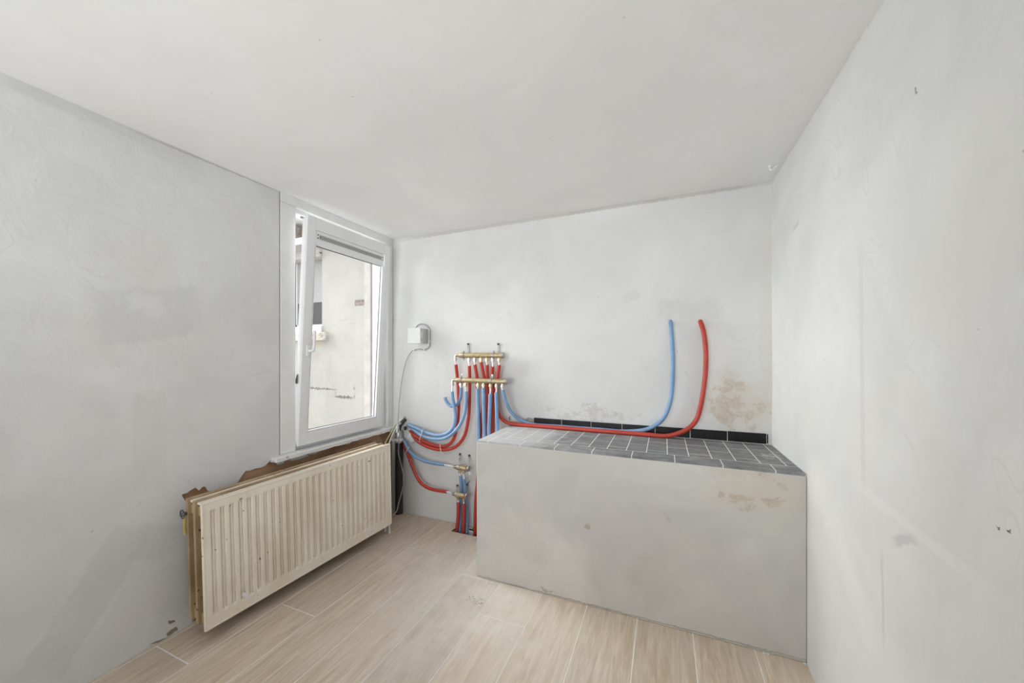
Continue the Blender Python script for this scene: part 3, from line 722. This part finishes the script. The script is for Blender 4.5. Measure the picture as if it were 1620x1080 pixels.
# red pipes, left to right at the upper manifold
pipe('water_pipe', M['red'], [(721.3, 576.5, D1), (723.5, 597, Yr - 0.002), (724.2, 610, Yr), (725.6, 640, Yr), (724.5, 662, Yr), (721.5, 682, Yr), (716, 697, Yr), (706, 705, Yr), (693, 705.5, Yr), (680, 702, Yr), (667, 695.5, Yr), (656, 688.5, YB - 0.04), (649, 681, CY)],
     'red sleeved pipe from the far left elbow of the upper manifold, curving to the corner', [uo[0], (721.3, 580, D1)], RG)
pipe('water_pipe', M['red'], [(742.6, 578.5, D1), (742.9, 600, Yr), (742.6, 639, Yr), (740.8, 662, Yr), (736.6, 684, Yr), (730, 697, Yr), (721, 706, Yr), (709.4, 710.5, Yr - 0.004), (695, 711, Yr - 0.006), (681, 708, Yr - 0.006), (668, 702.5, Yr), (659, 696, YB - 0.04), (651, 686, CY)],
     'red sleeved pipe with the lowest curve, second at the upper manifold', [uo[1], (742.6, 582, D1)], RG)
down = lambda u, v, y, dx=0: Vector((on_y(u, v, y).x + dx, y, -0.04))
pipe('water_pipe', M['red'], [(751.4, 576.5, D1), (754.6, 597, Yr), (755, 612, Yr), (757, 650, Yr), (759, 700, Yr), (757, 745, Yr), (753, 790, Yr), (751, 848, Yr)],
     'red sleeved pipe running down beside the left end of the bench', [uo[2], (751.4, 580, D1)], RG)
pipe('water_pipe', M['red'], [(761, 572.5, D1), (765.5, 597, Yr), (766, 612, Yr + 0.01), (763.5, 650, Yr + 0.008), (759.5, 692, Yr), (757, 760, Yr), (756, 846, Yr)],
     'red sleeved pipe leaning right, fourth at the upper manifold', [uo[3], (761, 576, D1)], RG)
pipe('water_pipe', M['red'], [(770.6, 577, D1), (770.9, 597, Yr), (771, 612, Yr), (771, 650, Yr), (770.2, 692, Yr), (767, 770, Yr), (765, 846, Yr)],
     'red sleeved pipe hanging straight down, fifth at the upper manifold', [uo[4], (770.6, 580, D1)], RG)
pipe('water_pipe', M['red'], [(779.4, 579.5, D1), (778.5, 597, Yr), (779.6, 612, Yr), (780, 650, Yr), (779, 690, Yr), (775, 770, Yr), (773, 846, Yr)],
     'red sleeved pipe hanging straight down, sixth at the upper manifold', [uo[5], (779.4, 583, D1)], RG)
zt = BZ + PR + 0.001
def along(u, v): p = on_z(u, v, zt); p.y = min(p.y, YB - 0.03); return p
rh = [on_y(789.8, 577, D1), on_y(787, 597, Yr), on_y(784.5, 612, Yr + 0.004), on_y(784.5, 632, Yr + 0.004), on_y(787, 649, Yr), on_y(793, 660.5, Yr - 0.004), on_y(803, 668.5, Yr - 0.008)]
for u, v in ((820, 672.5), (840, 674.8), (880, 676.4), (919, 677.6), (959, 680), (991, 683), (1025.6, 687.2)):
    p = on_y(u, v, YB - 0.0625); p.z = zt; rh.append(p)
py = rh[-1].y
rh += [Vector((on_y(1055, 688.5, py).x, py + 0.004, zt)), on_y(1078.7, 683, py + 0.012), on_y(1094.6, 673, py + 0.022), on_y(1104.5, 657, py + 0.03), on_y(1111.5, 626, YB - 0.042), on_y(1116, 588, YB - 0.038), on_y(1116.6, 556, YB - 0.040), on_y(1113.5, 527, YB - 0.036), on_y(1109, 511, YB - 0.008), on_y(1107, 506, YB + 0.03)]
pipe('water_pipe', M['red'], rh, 'long red sleeved pipe lying along the tiled bench and rising into the back wall', [uo[6], (789.7, 581, D1)], r=0.0135)
# blue pipes, left to right at the lower manifold
Yb = D2
pipe('water_pipe', M['blue'], [(715, 619.4, Yb), (716.5, 632, Yb), (719, 644, Yb), (720.4, 658, Yb), (718.5, 671.5, Yb), (713, 681, Yb), (703, 687, Yb + 0.004), (690, 688.3, Yb + 0.01), (674.4, 684, Yb + 0.03), (661.5, 678.2, YB - 0.07), (650, 673.5, YB - 0.045), (645, 671.5, YB - 0.03)],
     'blue sleeved pipe from the far left elbow of the lower manifold, curving to the corner', [lo[0], (715, 623, Yb)], BG)
pipe('water_pipe', M['blue'], [(729.6, 613, Yb), (729.2, 625, Yb + 0.012), (726, 635, Yb + 0.028), (720.5, 641.2, Yb + 0.034), (714.6, 642.3, Yb + 0.034), (709.4, 639, Yb + 0.034), (705.7, 633.7, Yb + 0.034), (704, 628.5, Yb + 0.034)],
     'short blue sleeved pipe hooked up to a loose open end', [lo[1], (729.6, 616, Yb)], BG)
pipe('water_pipe', M['blue'], [(737.2, 619.4, Yb), (737.3, 636, Yb), (735.3, 652, Yb), (730, 667, Yb), (722.4, 679, Yb - 0.006), (710.7, 689.6, Yb - 0.008), (697.8, 694.3, Yb - 0.004), (682, 693.5, Yb + 0.006), (669, 689.6, Yb + 0.02), (659, 683, YB - 0.07), (650, 675.5, YB - 0.02), (646, 672.5, CY)],
     'blue sleeved pipe swept in a wide curve to the corner, third at the lower manifold', [lo[2], (737.2, 623, Yb)], BG)
for q, (u0, v0_, u1, v1, lab) in enumerate(((755.6, 614, 757.2, 696, 'blue sleeved pipe hanging straight down, left one of the middle four'), (764.6, 613, 766.2, 690, 'blue sleeved pipe hanging straight down, second of the middle four'),
                           (775.6, 623, 773.4, 686, 'blue sleeved pipe hanging straight down, third of the middle four, its sleeve starting lowest'), (785, 620.7, 786.6, 680, 'blue sleeved pipe hanging straight down, right one of the middle four'))):
    end = {0: 763, 1: 770, 2: 777, 3: 785}[q]
    yy = YB - 0.088
    pipe('water_pipe', M['blue'], [(u0, v0_, Yb), ((u0 * 2 + u1) / 3, v0_ * 0.66 + v1 * 0.34, Yb), ((u0 + 2 * u1) / 3, v0_ * 0.33 + v1 * 0.67, Yb), (u1, v1, Yb + 0.004), ((u1 + end) / 2, 765, yy - 0.01), (end, 850, yy)], lab, [lo[3 + q], (u0, v0_ + 4, Yb)], BG)
bh = [on_y(795.6, 616.5, Yb), on_y(799.5, 632.4, Yb + 0.012), on_y(805.3, 646.2, Yb + 0.03), on_y(813, 656.3, Yb + 0.045), on_y(824, 664.5, YB - 0.045)]
yb_ = YB - 0.031
for u in (845, 880, 920, 960, 985):
    p = on_y(u, 670, yb_); p.z = zt + 0.002; bh.append(p)
bh += [on_y(1018, 680, yb_), on_y(1038, 671.5, yb_), on_y(1051.5, 658, yb_), on_y(1060.5, 634, yb_), on_y(1063.5, 607.6, yb_), on_y(1064.5, 573, yb_), on_y(1063, 538, yb_), on_y(1061.3, 514, YB - 0.016), on_y(1060, 505, YB + 0.025)]
pipe('water_pipe', M['blue'], bh, 'long blue sleeved pipe passing behind the red one and rising into the back wall', [lo[7], (795.6, 620, Yb)], r=0.0122)

# small manifolds by the floor
def small_manifold(label, u0, u1, v, y, r, cap, straps, tubes):
    a, b = on_y(u0, v, y), on_y(u1, v, y); b.z = a.z; ln = (b - a).length
    t = empty('small_manifold', a); tag(t, label, 'manifold', 'small brass manifolds near the floor')
    def add(nm, bm, mat):
        o = obj(nm, bm, mat, t, smooth=True); o.location = -a; return o
    bm = nb(); lathe(bm, a, (1, 0, 0), [(0, r * 0.8), (0.006, r), (0.010, r * 1.06), (0.016, r), (ln - 0.01, r), (ln, r * 0.9)], 20); add('body', bm, M['brass'])
    bm = nb(); lathe(bm, a + Vector((0.004, 0, 0)), (-1, 0, 0), [(0, 0.010), (0.010, 0.010), (0.010, 0.014), (0.020, 0.014), (0.022, 0.008), (0.030, 0.0075)], 8); add('coupling', bm, M['nickel'])
    bm = nb(); lathe(bm, b - Vector((0.002, 0, 0)), (1, 0, 0), [(0, 0.012), (0.008, 0.012), (0.008, r * 1.15), (0.013, r * 1.22), (0.018, r * 1.15), (0.020, r * 0.7)], 18); add('handwheel', bm, M['red_cap'])
    outs = []
    for u in tubes:
        p = on_y(u, v, y); p.z = a.z
        bm = nb(); lathe(bm, p + Vector((0, 0, -r * 0.8)), (0, 0, -1), [(0, 0.009), (0.009, 0.009), (0.009, 0.0125), (0.020, 0.0125), (0.021, 0.008), (0.028, 0.008)], 8); add('outlet', bm, M['brass']); outs.append(p + Vector((0, 0, -r * 0.8 - 0.026)))
    for (u, vt) in straps:   # perforated band from a wall screw round the body
        p = on_y(u, v, y); p.z = a.z; s1 = on_y(u + 1.2, vt, YB - 0.004)
        bm = nb(); lathe(bm, p - Vector((0.006, 0, 0)), (1, 0, 0), [(0, r * 1.02), (0, r * 1.14), (0.012, r * 1.14), (0.012, r * 1.02)], 18); add('clamp', bm, M['grey_metal'])
        s0 = p + Vector((0, 0.004, r)); d = s1 - s0; n = 5
        bm = nb()
        for q in range(n):
            c0 = s0 + d * (q / n); c1 = s0 + d * ((q + 0.62) / n); wd = 0.0075
            vv = [bm.verts.new(w_) for w_ in (c0 + Vector((-wd, 0, 0)), c0 + Vector((wd, 0, 0)), c1 + Vector((wd, 0, 0)), c1 + Vector((-wd, 0, 0)))]
            ww = [bm.verts.new(x_.co + Vector((0, -0.002, 0))) for x_ in vv]
            bm.faces.new(vv); bm.faces.new(ww[::-1])
            for e in range(4): bm.faces.new((vv[e], vv[(e + 1) % 4], ww[(e + 1) % 4], ww[e]))
        for dx in (-0.006, 0.006): tube(bm, [s0 + Vector((dx, 0, 0)), s1 + Vector((dx, 0, 0))], 0.0016, 6)
        add('perforated_strap', bm, M['grey_metal'])
        bm = nb(); lathe(bm, s1 + Vector((0, 0.003, 0)), (0, -1, 0), [(0, 0.010), (0.004, 0.010), (0.006, 0.007), (0.012, 0.006)], 8); add('screw', bm, M['dark_metal'])
    return t, outs
DS = YB - 0.075
m1, o1 = small_manifold('small brass manifold with dark red handwheel fed by the blue pipe, upper of two', 722, 737.5, 738.6, DS, 0.0185, True, [(726.5, 718.4), (741.2, 720.4)], [727.5, 733.8])
m2, o2 = small_manifold('small brass manifold with dark red handwheel fed by the red pipe, lower of two', 719.2, 735, 781.2, DS - 0.012, 0.0185, True, [(722.5, 768), (738, 766)], [724.7, 733.6])
# loose perforated band dangling between the two small manifolds
bp = spline([on_y(741, 745, DS), on_y(743.8, 750, DS), on_y(744.2, 756, DS), on_y(742, 761, DS), on_y(739.2, 765, DS + 0.02)], 5)
bm = nb()
for a_, b_ in zip(bp[::2], bp[1::2]):
    d = (b_ - a_) * 1.25; w_ = Vector((0.007, 0.003, 0.0))
    q = [bm.verts.new(x) for x in (a_ - w_, a_ + w_, a_ + d + w_, a_ + d - w_)]; q2 = [bm.verts.new(x.co + Vector((0, -0.002, 0))) for x in q]
    bm.faces.new(q); bm.faces.new(q2[::-1])
    for e in range(4): bm.faces.new((q[e], q[(e + 1) % 4], q2[(e + 1) % 4], q2[e]))
tube(bm, [p + Vector((-0.006, 0, 0)) for p in bp], 0.0015, 6); tube(bm, [p + Vector((0.006, 0, 0)) for p in bp], 0.0015, 6)
tag(obj('perforated_band', bm, M['grey_metal']), 'loose perforated steel band dangling between the two small manifolds', 'band')
a1 = on_y(722, 738.6, DS); a2 = on_y(719.2, 781.2, DS - 0.012)
pipe('water_pipe', M['blue'], [(637.5, 693.5, YB + 0.005), (640.5, 699.5, YB - 0.03), (644, 706.5, YB - 0.055), (649, 714.5, YB - 0.07), (659, 723, DS), (674.4, 729.8, DS), (690, 733, DS), (702.5, 734.8, DS)],
     'blue sleeved pipe from the corner to the upper small manifold', [(699, 734.2, DS), (708, 735.6, DS), (714, 737, DS), a1 + Vector((-0.026, 0, 0))])
pipe('water_pipe', M['red'], [(637, 700, YB + 0.005), (640, 707, YB - 0.03), (645, 717.5, YB - 0.045), (652.4, 738, YB - 0.06), (662, 758.5, YB - 0.07), (672, 768.6, DS - 0.006), (685, 774, DS - 0.012), (706.5, 777.6, DS - 0.012)],
     'red sleeved pipe from the corner to the lower small manifold', [(703, 777, DS - 0.012), (711, 778.6, DS - 0.012), a2 + Vector((-0.026, 0, 0))])
pipe('water_pipe', M['blue'], [(728.2, 752, DS), (729.5, 764, DS + 0.016), (730.3, 778, DS + 0.032), (729.5, 795, DS + 0.03), (728.5, 815, DS + 0.02), (727, 840, DS + 0.012), (727, 846, DS + 0.012)], 'blue sleeved pipe into the floor, left one under the upper small manifold', [o1[0], (728.2, 756, DS)])
pipe('water_pipe', M['blue'], [(734.6, 757, DS), (735.5, 770, DS + 0.02), (737, 785, DS + 0.034), (738, 800, DS + 0.032), (738.4, 820, DS + 0.022), (738.5, 846, DS + 0.014)], 'blue sleeved pipe into the floor, right one under the upper small manifold', [o1[1], (734.6, 761, DS)])
pipe('water_pipe', M['red'], [(724.9, 794, DS - 0.012), (724.9, 810, DS - 0.012), (724, 825, DS - 0.008), (721.8, 846, DS - 0.004)], 'short red sleeved pipe into the floor, left one under the lower small manifold', [o2[0], (724.9, 798, DS - 0.012)])
pipe('water_pipe', M['red'], [(734, 796.5, DS - 0.012), (733.9, 812, DS - 0.012), (733.4, 830, DS - 0.010), (732.8, 848, DS - 0.006)], 'short red sleeved pipe into the floor, right one under the lower small manifold', [o2[1], (734, 800, DS - 0.012)])

# cable ties round the pipe bundles
def tie(label, pts, tail):
    bm = nb(); P = [on_y(*p) for p in pts]; P.append(P[0]); tube(bm, spline(P, 6), 0.0028, 6, cap=False)
    tube(bm, spline([on_y(*p) for p in tail], 4), 0.0016, 6)
    lump_ = on_y(*pts[-1]); box(bm, lump_.x - 0.005, lump_.y - 0.006, lump_.z - 0.004, lump_.x + 0.005, lump_.y + 0.004, lump_.z + 0.006, 0.001)
    tag(obj('cable_tie', bm, M['tie'], smooth=True), label, 'cable tie', 'white cable ties on the pipes')
tie('white cable tie round the blue and red pipes near the corner', [(668.5, 680, YB - 0.10), (666.5, 686, YB - 0.118), (664.5, 693, YB - 0.105), (663.5, 698.5, YB - 0.078), (666, 700, YB - 0.055), (669, 690, YB - 0.065)], [(668.5, 680, YB - 0.10), (670.5, 677, YB - 0.11)])
tie('white cable tie round the two red pipes at the bottom of their curve', [(696.3, 702.3, YB - 0.078), (696.5, 706.5, YB - 0.086), (697.2, 712.5, YB - 0.082), (698, 715, YB - 0.06), (697, 708, YB - 0.04)], [(698, 715, YB - 0.08), (700.5, 718, YB - 0.09)])
tie('white cable tie round the pipes beside the black drain pipe', [(647.5, 706.5, YB - 0.08), (645.5, 709.5, YB - 0.084), (643, 714, YB - 0.07), (641, 717, YB - 0.045), (645, 709, YB - 0.04)], [(641, 717, YB - 0.06), (640, 719, YB - 0.06)])

# ---------------------------------------------------------------- corner: drain pipe, cables, filler
px = XL + 0.098
dp = empty('drain_pipe', (px, YB - 0.036, 0)); tag(dp, 'black drain pipe with grey collar standing in the corner beside the radiator', 'pipe')
def dpart(nm, bm, mat):
    o = obj(nm, bm, mat, dp, smooth=True); o.location = -Vector((px, YB - 0.036, 0)); return o
bm = nb(); lathe(bm, (px, YB - 0.036, 0.0), (0, 0, 1), [(0, 0.031), (0.60, 0.031)], 24); dpart('pipe', bm, M['black_pipe'])
bm = nb(); lathe(bm, (px, YB - 0.036, 0.585), (0, 0, 1), [(0, 0.0325), (0.012, 0.034), (0.05, 0.034), (0.055, 0.030), (0.10, 0.028)], 24); dpart('collar', bm, M['grey_metal'])
bm = nb(); lathe(bm, (px, YB - 0.036, 0.60), (0, 0, 1), [(0, 0.035), (0, 0.037), (0.02, 0.037), (0.02, 0.035)], 24)
box(bm, px - 0.045, YB - 0.078, 0.602, px - 0.012, YB - 0.064, 0.618, 0.002); dpart('clamp', bm, M['tie'])
bm = nb(); tube(bm, spline([(px, YB - 0.036, 0.66), (px + 0.004, YB - 0.036, 0.70), (px + 0.02, YB - 0.03, 0.74), (px + 0.045, YB - 0.01, 0.775)], 6), 0.013, 14); dpart('elbow', bm, M['black_pipe'])
bm = nb(); lathe(bm, on_y(641, 676, YB - 0.02), (0.5, -0.6, -0.3), [(0, 0.012), (0.015, 0.013), (0.018, 0.010), (0.03, 0.009)], 10); dpart('knob', bm, M['black_pipe'])
tag(obj('filler_lump', lump(on_y(650, 693, YB - 0.004), 0.05, (0.9, 0.16, 0.8), 9), M['lump'], smooth=True), 'rough white filler lump on the back wall behind the red pipe ends', 'plaster')
def cable(name, label, pts, r, mat, group=None):
    bm = nb(); tube(bm, spline([p if isinstance(p, Vector) else on_y(*p) for p in pts], 7), r, 10)
    return tag(obj(name, bm, mat, smooth=True), label, 'cable', group)
cY = YB - 0.05
cable('power_cable', 'thin grey cable hanging from the junction box down to the floor by the radiator', [(654, 553, YB - 0.012), (650, 557, YB - 0.02), (644, 567.4, YB - 0.03), (639.5, 582, YB - 0.035), (636, 600, YB - 0.04), (632.6, 626, YB - 0.05), (630.2, 652, YB - 0.10), (630, 668, YB - 0.11), (631.8, 684, YB - 0.105), (630.6, 704, YB - 0.10), (630.6, 718, YB - 0.095), (635.2, 737, YB - 0.09), (638.8, 758, YB - 0.09), (636, 776, YB - 0.10), (631, 795, YB - 0.12), (627.5, 808, YB - 0.14), (622, 813, YB - 0.17)], 0.0038, M['cable'])
for k_, (lab, mt, p) in enumerate((('yellow-green wire running from the corner down behind the radiator', 'cable_green', [(640, 662, YB + 0.01), (633, 667, YB - 0.03), (626, 672, YB - 0.05), (620, 682, YB - 0.10), (614, 692, YB - 0.16), (609, 701, YB - 0.2)]),
                 ('white cable curving from the corner down behind the radiator', 'cable_white', [(641, 665, YB + 0.01), (634, 669.5, YB - 0.04), (627, 676, YB - 0.06), (621, 687, YB - 0.11), (617, 697, YB - 0.16), (614.5, 705, YB - 0.18)]),
                 ('short thick white cable ending at the black elbow in the corner', 'cable_white', [(640, 658, YB + 0.01), (636.5, 661.5, YB - 0.045), (632, 666, YB - 0.065), (629, 673, YB - 0.075), (628, 684, YB - 0.085)]))):
    cable('corner_cable', lab, p, (0.0045, 0.0055, 0.008)[k_], M[mt])
cable('steel_wire', 'thin steel wire loop beside the corner filler', [(638, 690, YB - 0.07), (643, 694, YB - 0.06), (648, 699, YB - 0.03), (654, 701, YB - 0.02), (657, 698, YB + 0.002)], 0.0018, M['cable'])
cable('wire_hook', 'small dark wire hook sticking out of the wall behind the bench end', [(806.5, 664, YB - 0.014), (806, 662, YB - 0.02), (805.8, 660, YB - 0.02), (807, 658.5, YB + 0.004)], 0.0025, M['dark_metal'])

# ---------------------------------------------------------------- junction box
jx0, jx1, jy = -1.873, -1.752, 2.339
jz0, jz1 = on_y(655, 543.5, jy).z, on_y(655, 518.5, jy).z
jb = empty('junction_box', (jx0, YB, jz0)); tag(jb, 'white junction box with grey sides mounted on the back wall', 'junction box')
jb_o = -Vector((jx0, YB, jz0))
def jpart(nm, bm, mat):
    o = obj(nm, bm, mat, jb); o.location = jb_o; return o
bm = nb(); box(bm, jx0 + 0.004, jy + 0.040, jz0 + 0.004, jx1 - 0.004, YB - 0.0005, jz1 - 0.004, 0.004, 2); jpart('base', bm, M['box_grey'])
bm = nb(); box(bm, jx0 + 0.002, jy + 0.030, jz0 + 0.002, jx1 - 0.002, jy + 0.038, jz1 - 0.002, 0.002); jpart('seal', bm, M['box_white'])
bm = nb(); box(bm, jx0, jy, jz0, jx1, jy + 0.028, jz1, 0.005, 2); jpart('lid', bm, M['box_white'])
for z in (jz0 + 0.022, jz1 - 0.030):
    bm = nb(); box(bm, jx1 - 0.002, jy + 0.006, z, jx1 + 0.002, jy + 0.024, z + 0.02, 0.001); jpart('latch', bm, M['box_grey'])
cable('loop_cable', 'grey cable looped round the right side of the junction box', [(658.5, 518, YB - 0.05), (661, 514.5, YB - 0.035), (666, 512.5, YB - 0.025), (672, 513.5, YB - 0.018), (677, 517, YB - 0.014), (679.6, 522, YB - 0.012), (679.8, 531, YB - 0.012), (680, 541, YB - 0.012), (679.5, 547, YB - 0.012), (676, 551, YB - 0.012), (670, 553, YB - 0.012), (664, 552, YB - 0.012), (654, 553, YB - 0.012)], 0.0055, M['cable'])
for (u, v, lab) in ((679.8, 522, 'upper right cable clip beside the junction box'), (680.2, 540, 'lower right cable clip beside the junction box'), (671, 553, 'cable clip below the junction box, right one'), (654.5, 553.5, 'cable clip below the junction box, left one')):
    c = on_y(u, v, YB - 0.010); bm = nb(); lathe(bm, c + Vector((-0.006, 0, 0)) if v < 545 else c, (0, 0, 1) if v < 545 else (1, 0, 0), [(0, 0.0095), (0.009, 0.0095)], 10)
    box(bm, c.x - 0.012, c.y + 0.001, c.z - 0.004, c.x + 0.012, YB - 0.0003, c.z + 0.006, 0.001)
    tag(obj('cable_clip', bm, M['tie']), lab, 'cable clip', 'cable clips round the junction box')

# hook screwed into the ceiling by the right wall
p = on_z(1222, 262, ZC)
bm = nb(); tube(bm, spline([(p.x - 0.012, p.y, ZC + 0.004), (p.x - 0.012, p.y, ZC - 0.012), (p.x - 0.006, p.y, ZC - 0.022), (p.x + 0.004, p.y, ZC - 0.020), (p.x + 0.010, p.y, ZC - 0.010), (p.x + 0.022, p.y - 0.004, ZC - 0.006)], 5), 0.0035, 8)
lathe(bm, (p.x - 0.012, p.y, ZC), (0, 0, -1), [(0, 0.010), (0.004, 0.009)], 10)
tag(obj('ceiling_hook', bm, M['pvc'], smooth=True), 'small white hook in the ceiling next to the right wall', 'hook')
# crumbs of mortar on the floor
for i, (u, v) in enumerate(((645.5, 815.5), (634, 832), (1207, 1027), (1214, 1031), (1277, 1050), (1279, 1046))):
    w = on_z(u, v, 0); w.x = min(w.x, XR - 0.01)
    tag(obj('mortar_crumb', lump((w.x, min(w.y, BY - 0.008) if u > 1000 else w.y, 0.003), 0.005, (1.3, 1, 0.7), 20 + i), M['lump']),
        'white mortar crumb ' + ('near the drain pipe', 'on a plank beside the radiator end', 'at the foot of the bench, left one of a pair', 'at the foot of the bench, right one of a pair', 'in the bench and right wall corner, front one', 'in the bench and right wall corner, back one')[i], 'crumb', 'mortar crumbs')

# ---------------------------------------------------------------- neighbouring house outside the window
NY = 5.0
nh = empty('neighbour_house', (-6.0, NY, -3.0)); tag(nh, 'cream stucco house wing with stone window sill seen outside the window', 'house')
NO = -Vector((-6.0, NY, -3.0))
def npart(nm, bm, mat, parent=None):
    o = obj(nm, bm, mat, parent or nh)
    if parent is None: o.location = NO
    return o
P5 = lambda u, v: on_y(u, v, NY)
wx1 = P5(509.5, 500).x; wx0 = wx1 - 1.0; wz0 = P5(505, 515.5).z; wz1 = P5(505, 396).z
xe = P5(576.5, 500).x
bm = nb()
box(bm, -13, NY, -3, wx0, NY + 0.4, 5.2); box(bm, wx1, NY, -3, xe, NY + 0.4, 5.2); box(bm, wx0, NY, -3, wx1, NY + 0.4, wz0 - 0.12); box(bm, wx0, NY, wz1, wx1, NY + 0.4, 5.2)
npart('wall', bm, M['stucco'])
# recessed strip with a stained head and the projecting grey pilaster at the end of the wing
nx0 = P5(565, 500).x; nz = P5(570, 475).z
p0 = on_y(575.5, 500, NY - 0.12).x; p1 = on_y(586, 500, NY - 0.12).x
bm = nb(); box(bm, nx0, NY - 0.05, -3, p0 + 0.03, NY + 0.001, nz - 0.02); npart('pier', bm, M['stucco'])
p0 = on_y(575.5, 500, NY - 0.12).x; p1 = on_y(586, 500, NY - 0.12).x
bm = nb(); box(bm, nx0, NY - 0.055, nz - 0.10, p0 + 0.03, NY + 0.001, nz); npart('pier_cap', bm, M['timber'])
p0 = on_y(575.5, 500, NY - 0.12).x; p1 = on_y(586, 500, NY - 0.12).x
bm = nb(); box(bm, p0, NY - 0.12, -3, p1, NY + 0.4, 5.2, 0.01); npart('pilaster', bm, M['grey_stucco'])
bm = nb(); box(bm, p1, NY + 0.15, -3, p1 + 0.25, NY + 0.4, 5.2); npart('downpipe_recess', bm, M['timber'])
bm = nb(); box(bm, p1 + 0.22, NY - 0.1, -3, XL - 0.25, NY + 0.4, 5.2); npart('wall_return', bm, M['stucco'])
# its window
f = 0.07
bm = nb(); y0 = NY + 0.16
box(bm, wx0, y0, wz0, wx0 + f, y0 + 0.06, wz1); box(bm, wx0, y0, wz0, wx1, y0 + 0.06, wz0 + 0.05); box(bm, wx0, y0, wz1 - f, wx1, y0 + 0.06, wz1)
mx = on_y(467, 500, y0).x; box(bm, mx, y0, wz0, mx + 0.05, y0 + 0.06, wz1)
nw = npart('window', bm, M['white_out'])
bm = nb(); box(bm, wx0 + f, y0 + 0.03, wz0, wx1, y0 + 0.04, wz1); obj('pane', bm, M['dark_glass'], nw)
zb = P5(505, 475).z
bm = nb(); box(bm, wx0 + f, y0 + 0.012, zb, wx1 - 0.002, y0 + 0.028, wz1 - 0.02); obj('roller_blind', bm, M['blind'], nw)
bm = nb(); box(bm, wx0 - 0.05, NY - 0.03, wz0 - 0.12, wx1, NY + 0.2, wz0); npart('sill_board', bm, M['white_out'])
sx1 = on_y(513, 530, NY - 0.08).x; sz0, sz1 = on_y(505, 538, NY - 0.08).z, on_y(505, 525, NY - 0.08).z
bm = nb(); box(bm, wx0 - 0.1, NY - 0.08, sz0 + 0.02, sx1, NY + 0.05, sz1, 0.01); box(bm, wx0 - 0.1, NY - 0.11, sz0, sx1 + 0.01, NY + 0.05, sz0 + 0.025, 0.005)
for q in range(4):   # carved scroll on the sill block
    cx = sx1 - 0.09 - q * 0.19; cz = (sz0 + sz1) / 2 + 0.01
    tube(bm, [(cx + (0.058 - 0.0022 * t) * math.cos(t * 0.42), NY - 0.083, cz + (0.052 - 0.0019 * t) * math.sin(t * 0.42)) for t in range(22)], 0.010, 6)
npart('stone_sill', bm, M['stone'])
bm = nb(); lz0, lz1 = P5(505, 407).z, P5(505, 395).z
box(bm, wx0 - 0.1, NY - 0.06, lz0, wx1 - 0.005, NY + 0.15, lz1, 0.01); box(bm, wx0 - 0.12, NY - 0.085, (lz0 + lz1) / 2 - 0.01, wx1 - 0.005, NY, (lz0 + lz1) / 2 + 0.012)
npart('lintel', bm, M['grey_stucco'])
# eave: soffit, gutter and timber bracket above
ez = on_y(475, 384, NY - 0.35).z
bm = nb(); tube(bm, [(-13, NY - 0.35, ez + 0.03), (wx1 + 0.15, NY - 0.35, ez + 0.03)], 0.06, 12); npart('gutter', bm, M['white_out'])
bm = nb(); box(bm, -6.62, NY - 0.30, ez + 0.12, -6.30, NY, ez + 0.34, 0.01); box(bm, -6.60, NY - 0.34, ez + 0.20, -6.33, NY - 0.29, ez + 0.27); npart('bracket', bm, M['timber'])
bm = nb(); box(bm, -6.78, NY - 0.42, ez + 0.06, -6.63, NY - 0.31, ez + 0.40); npart('fascia', bm, M['white_out'])
bm = nb(); box(bm, -13, NY - 0.60, ez + 0.42, -6.12, NY, ez + 0.60, 0.01); npart('eave_board', bm, M['white_out'])
bm = nb(); box(bm, -13, NY - 0.55, 5.2, XL - 0.25, NY + 0.6, 5.3); npart('soffit', bm, M['white_out'])
bm = nb(); box(bm, -14, -6, -3.2, XL - 0.25, 9, -3.0); g_ = obj('ground_outside', bm, M['ground'], kind='structure')
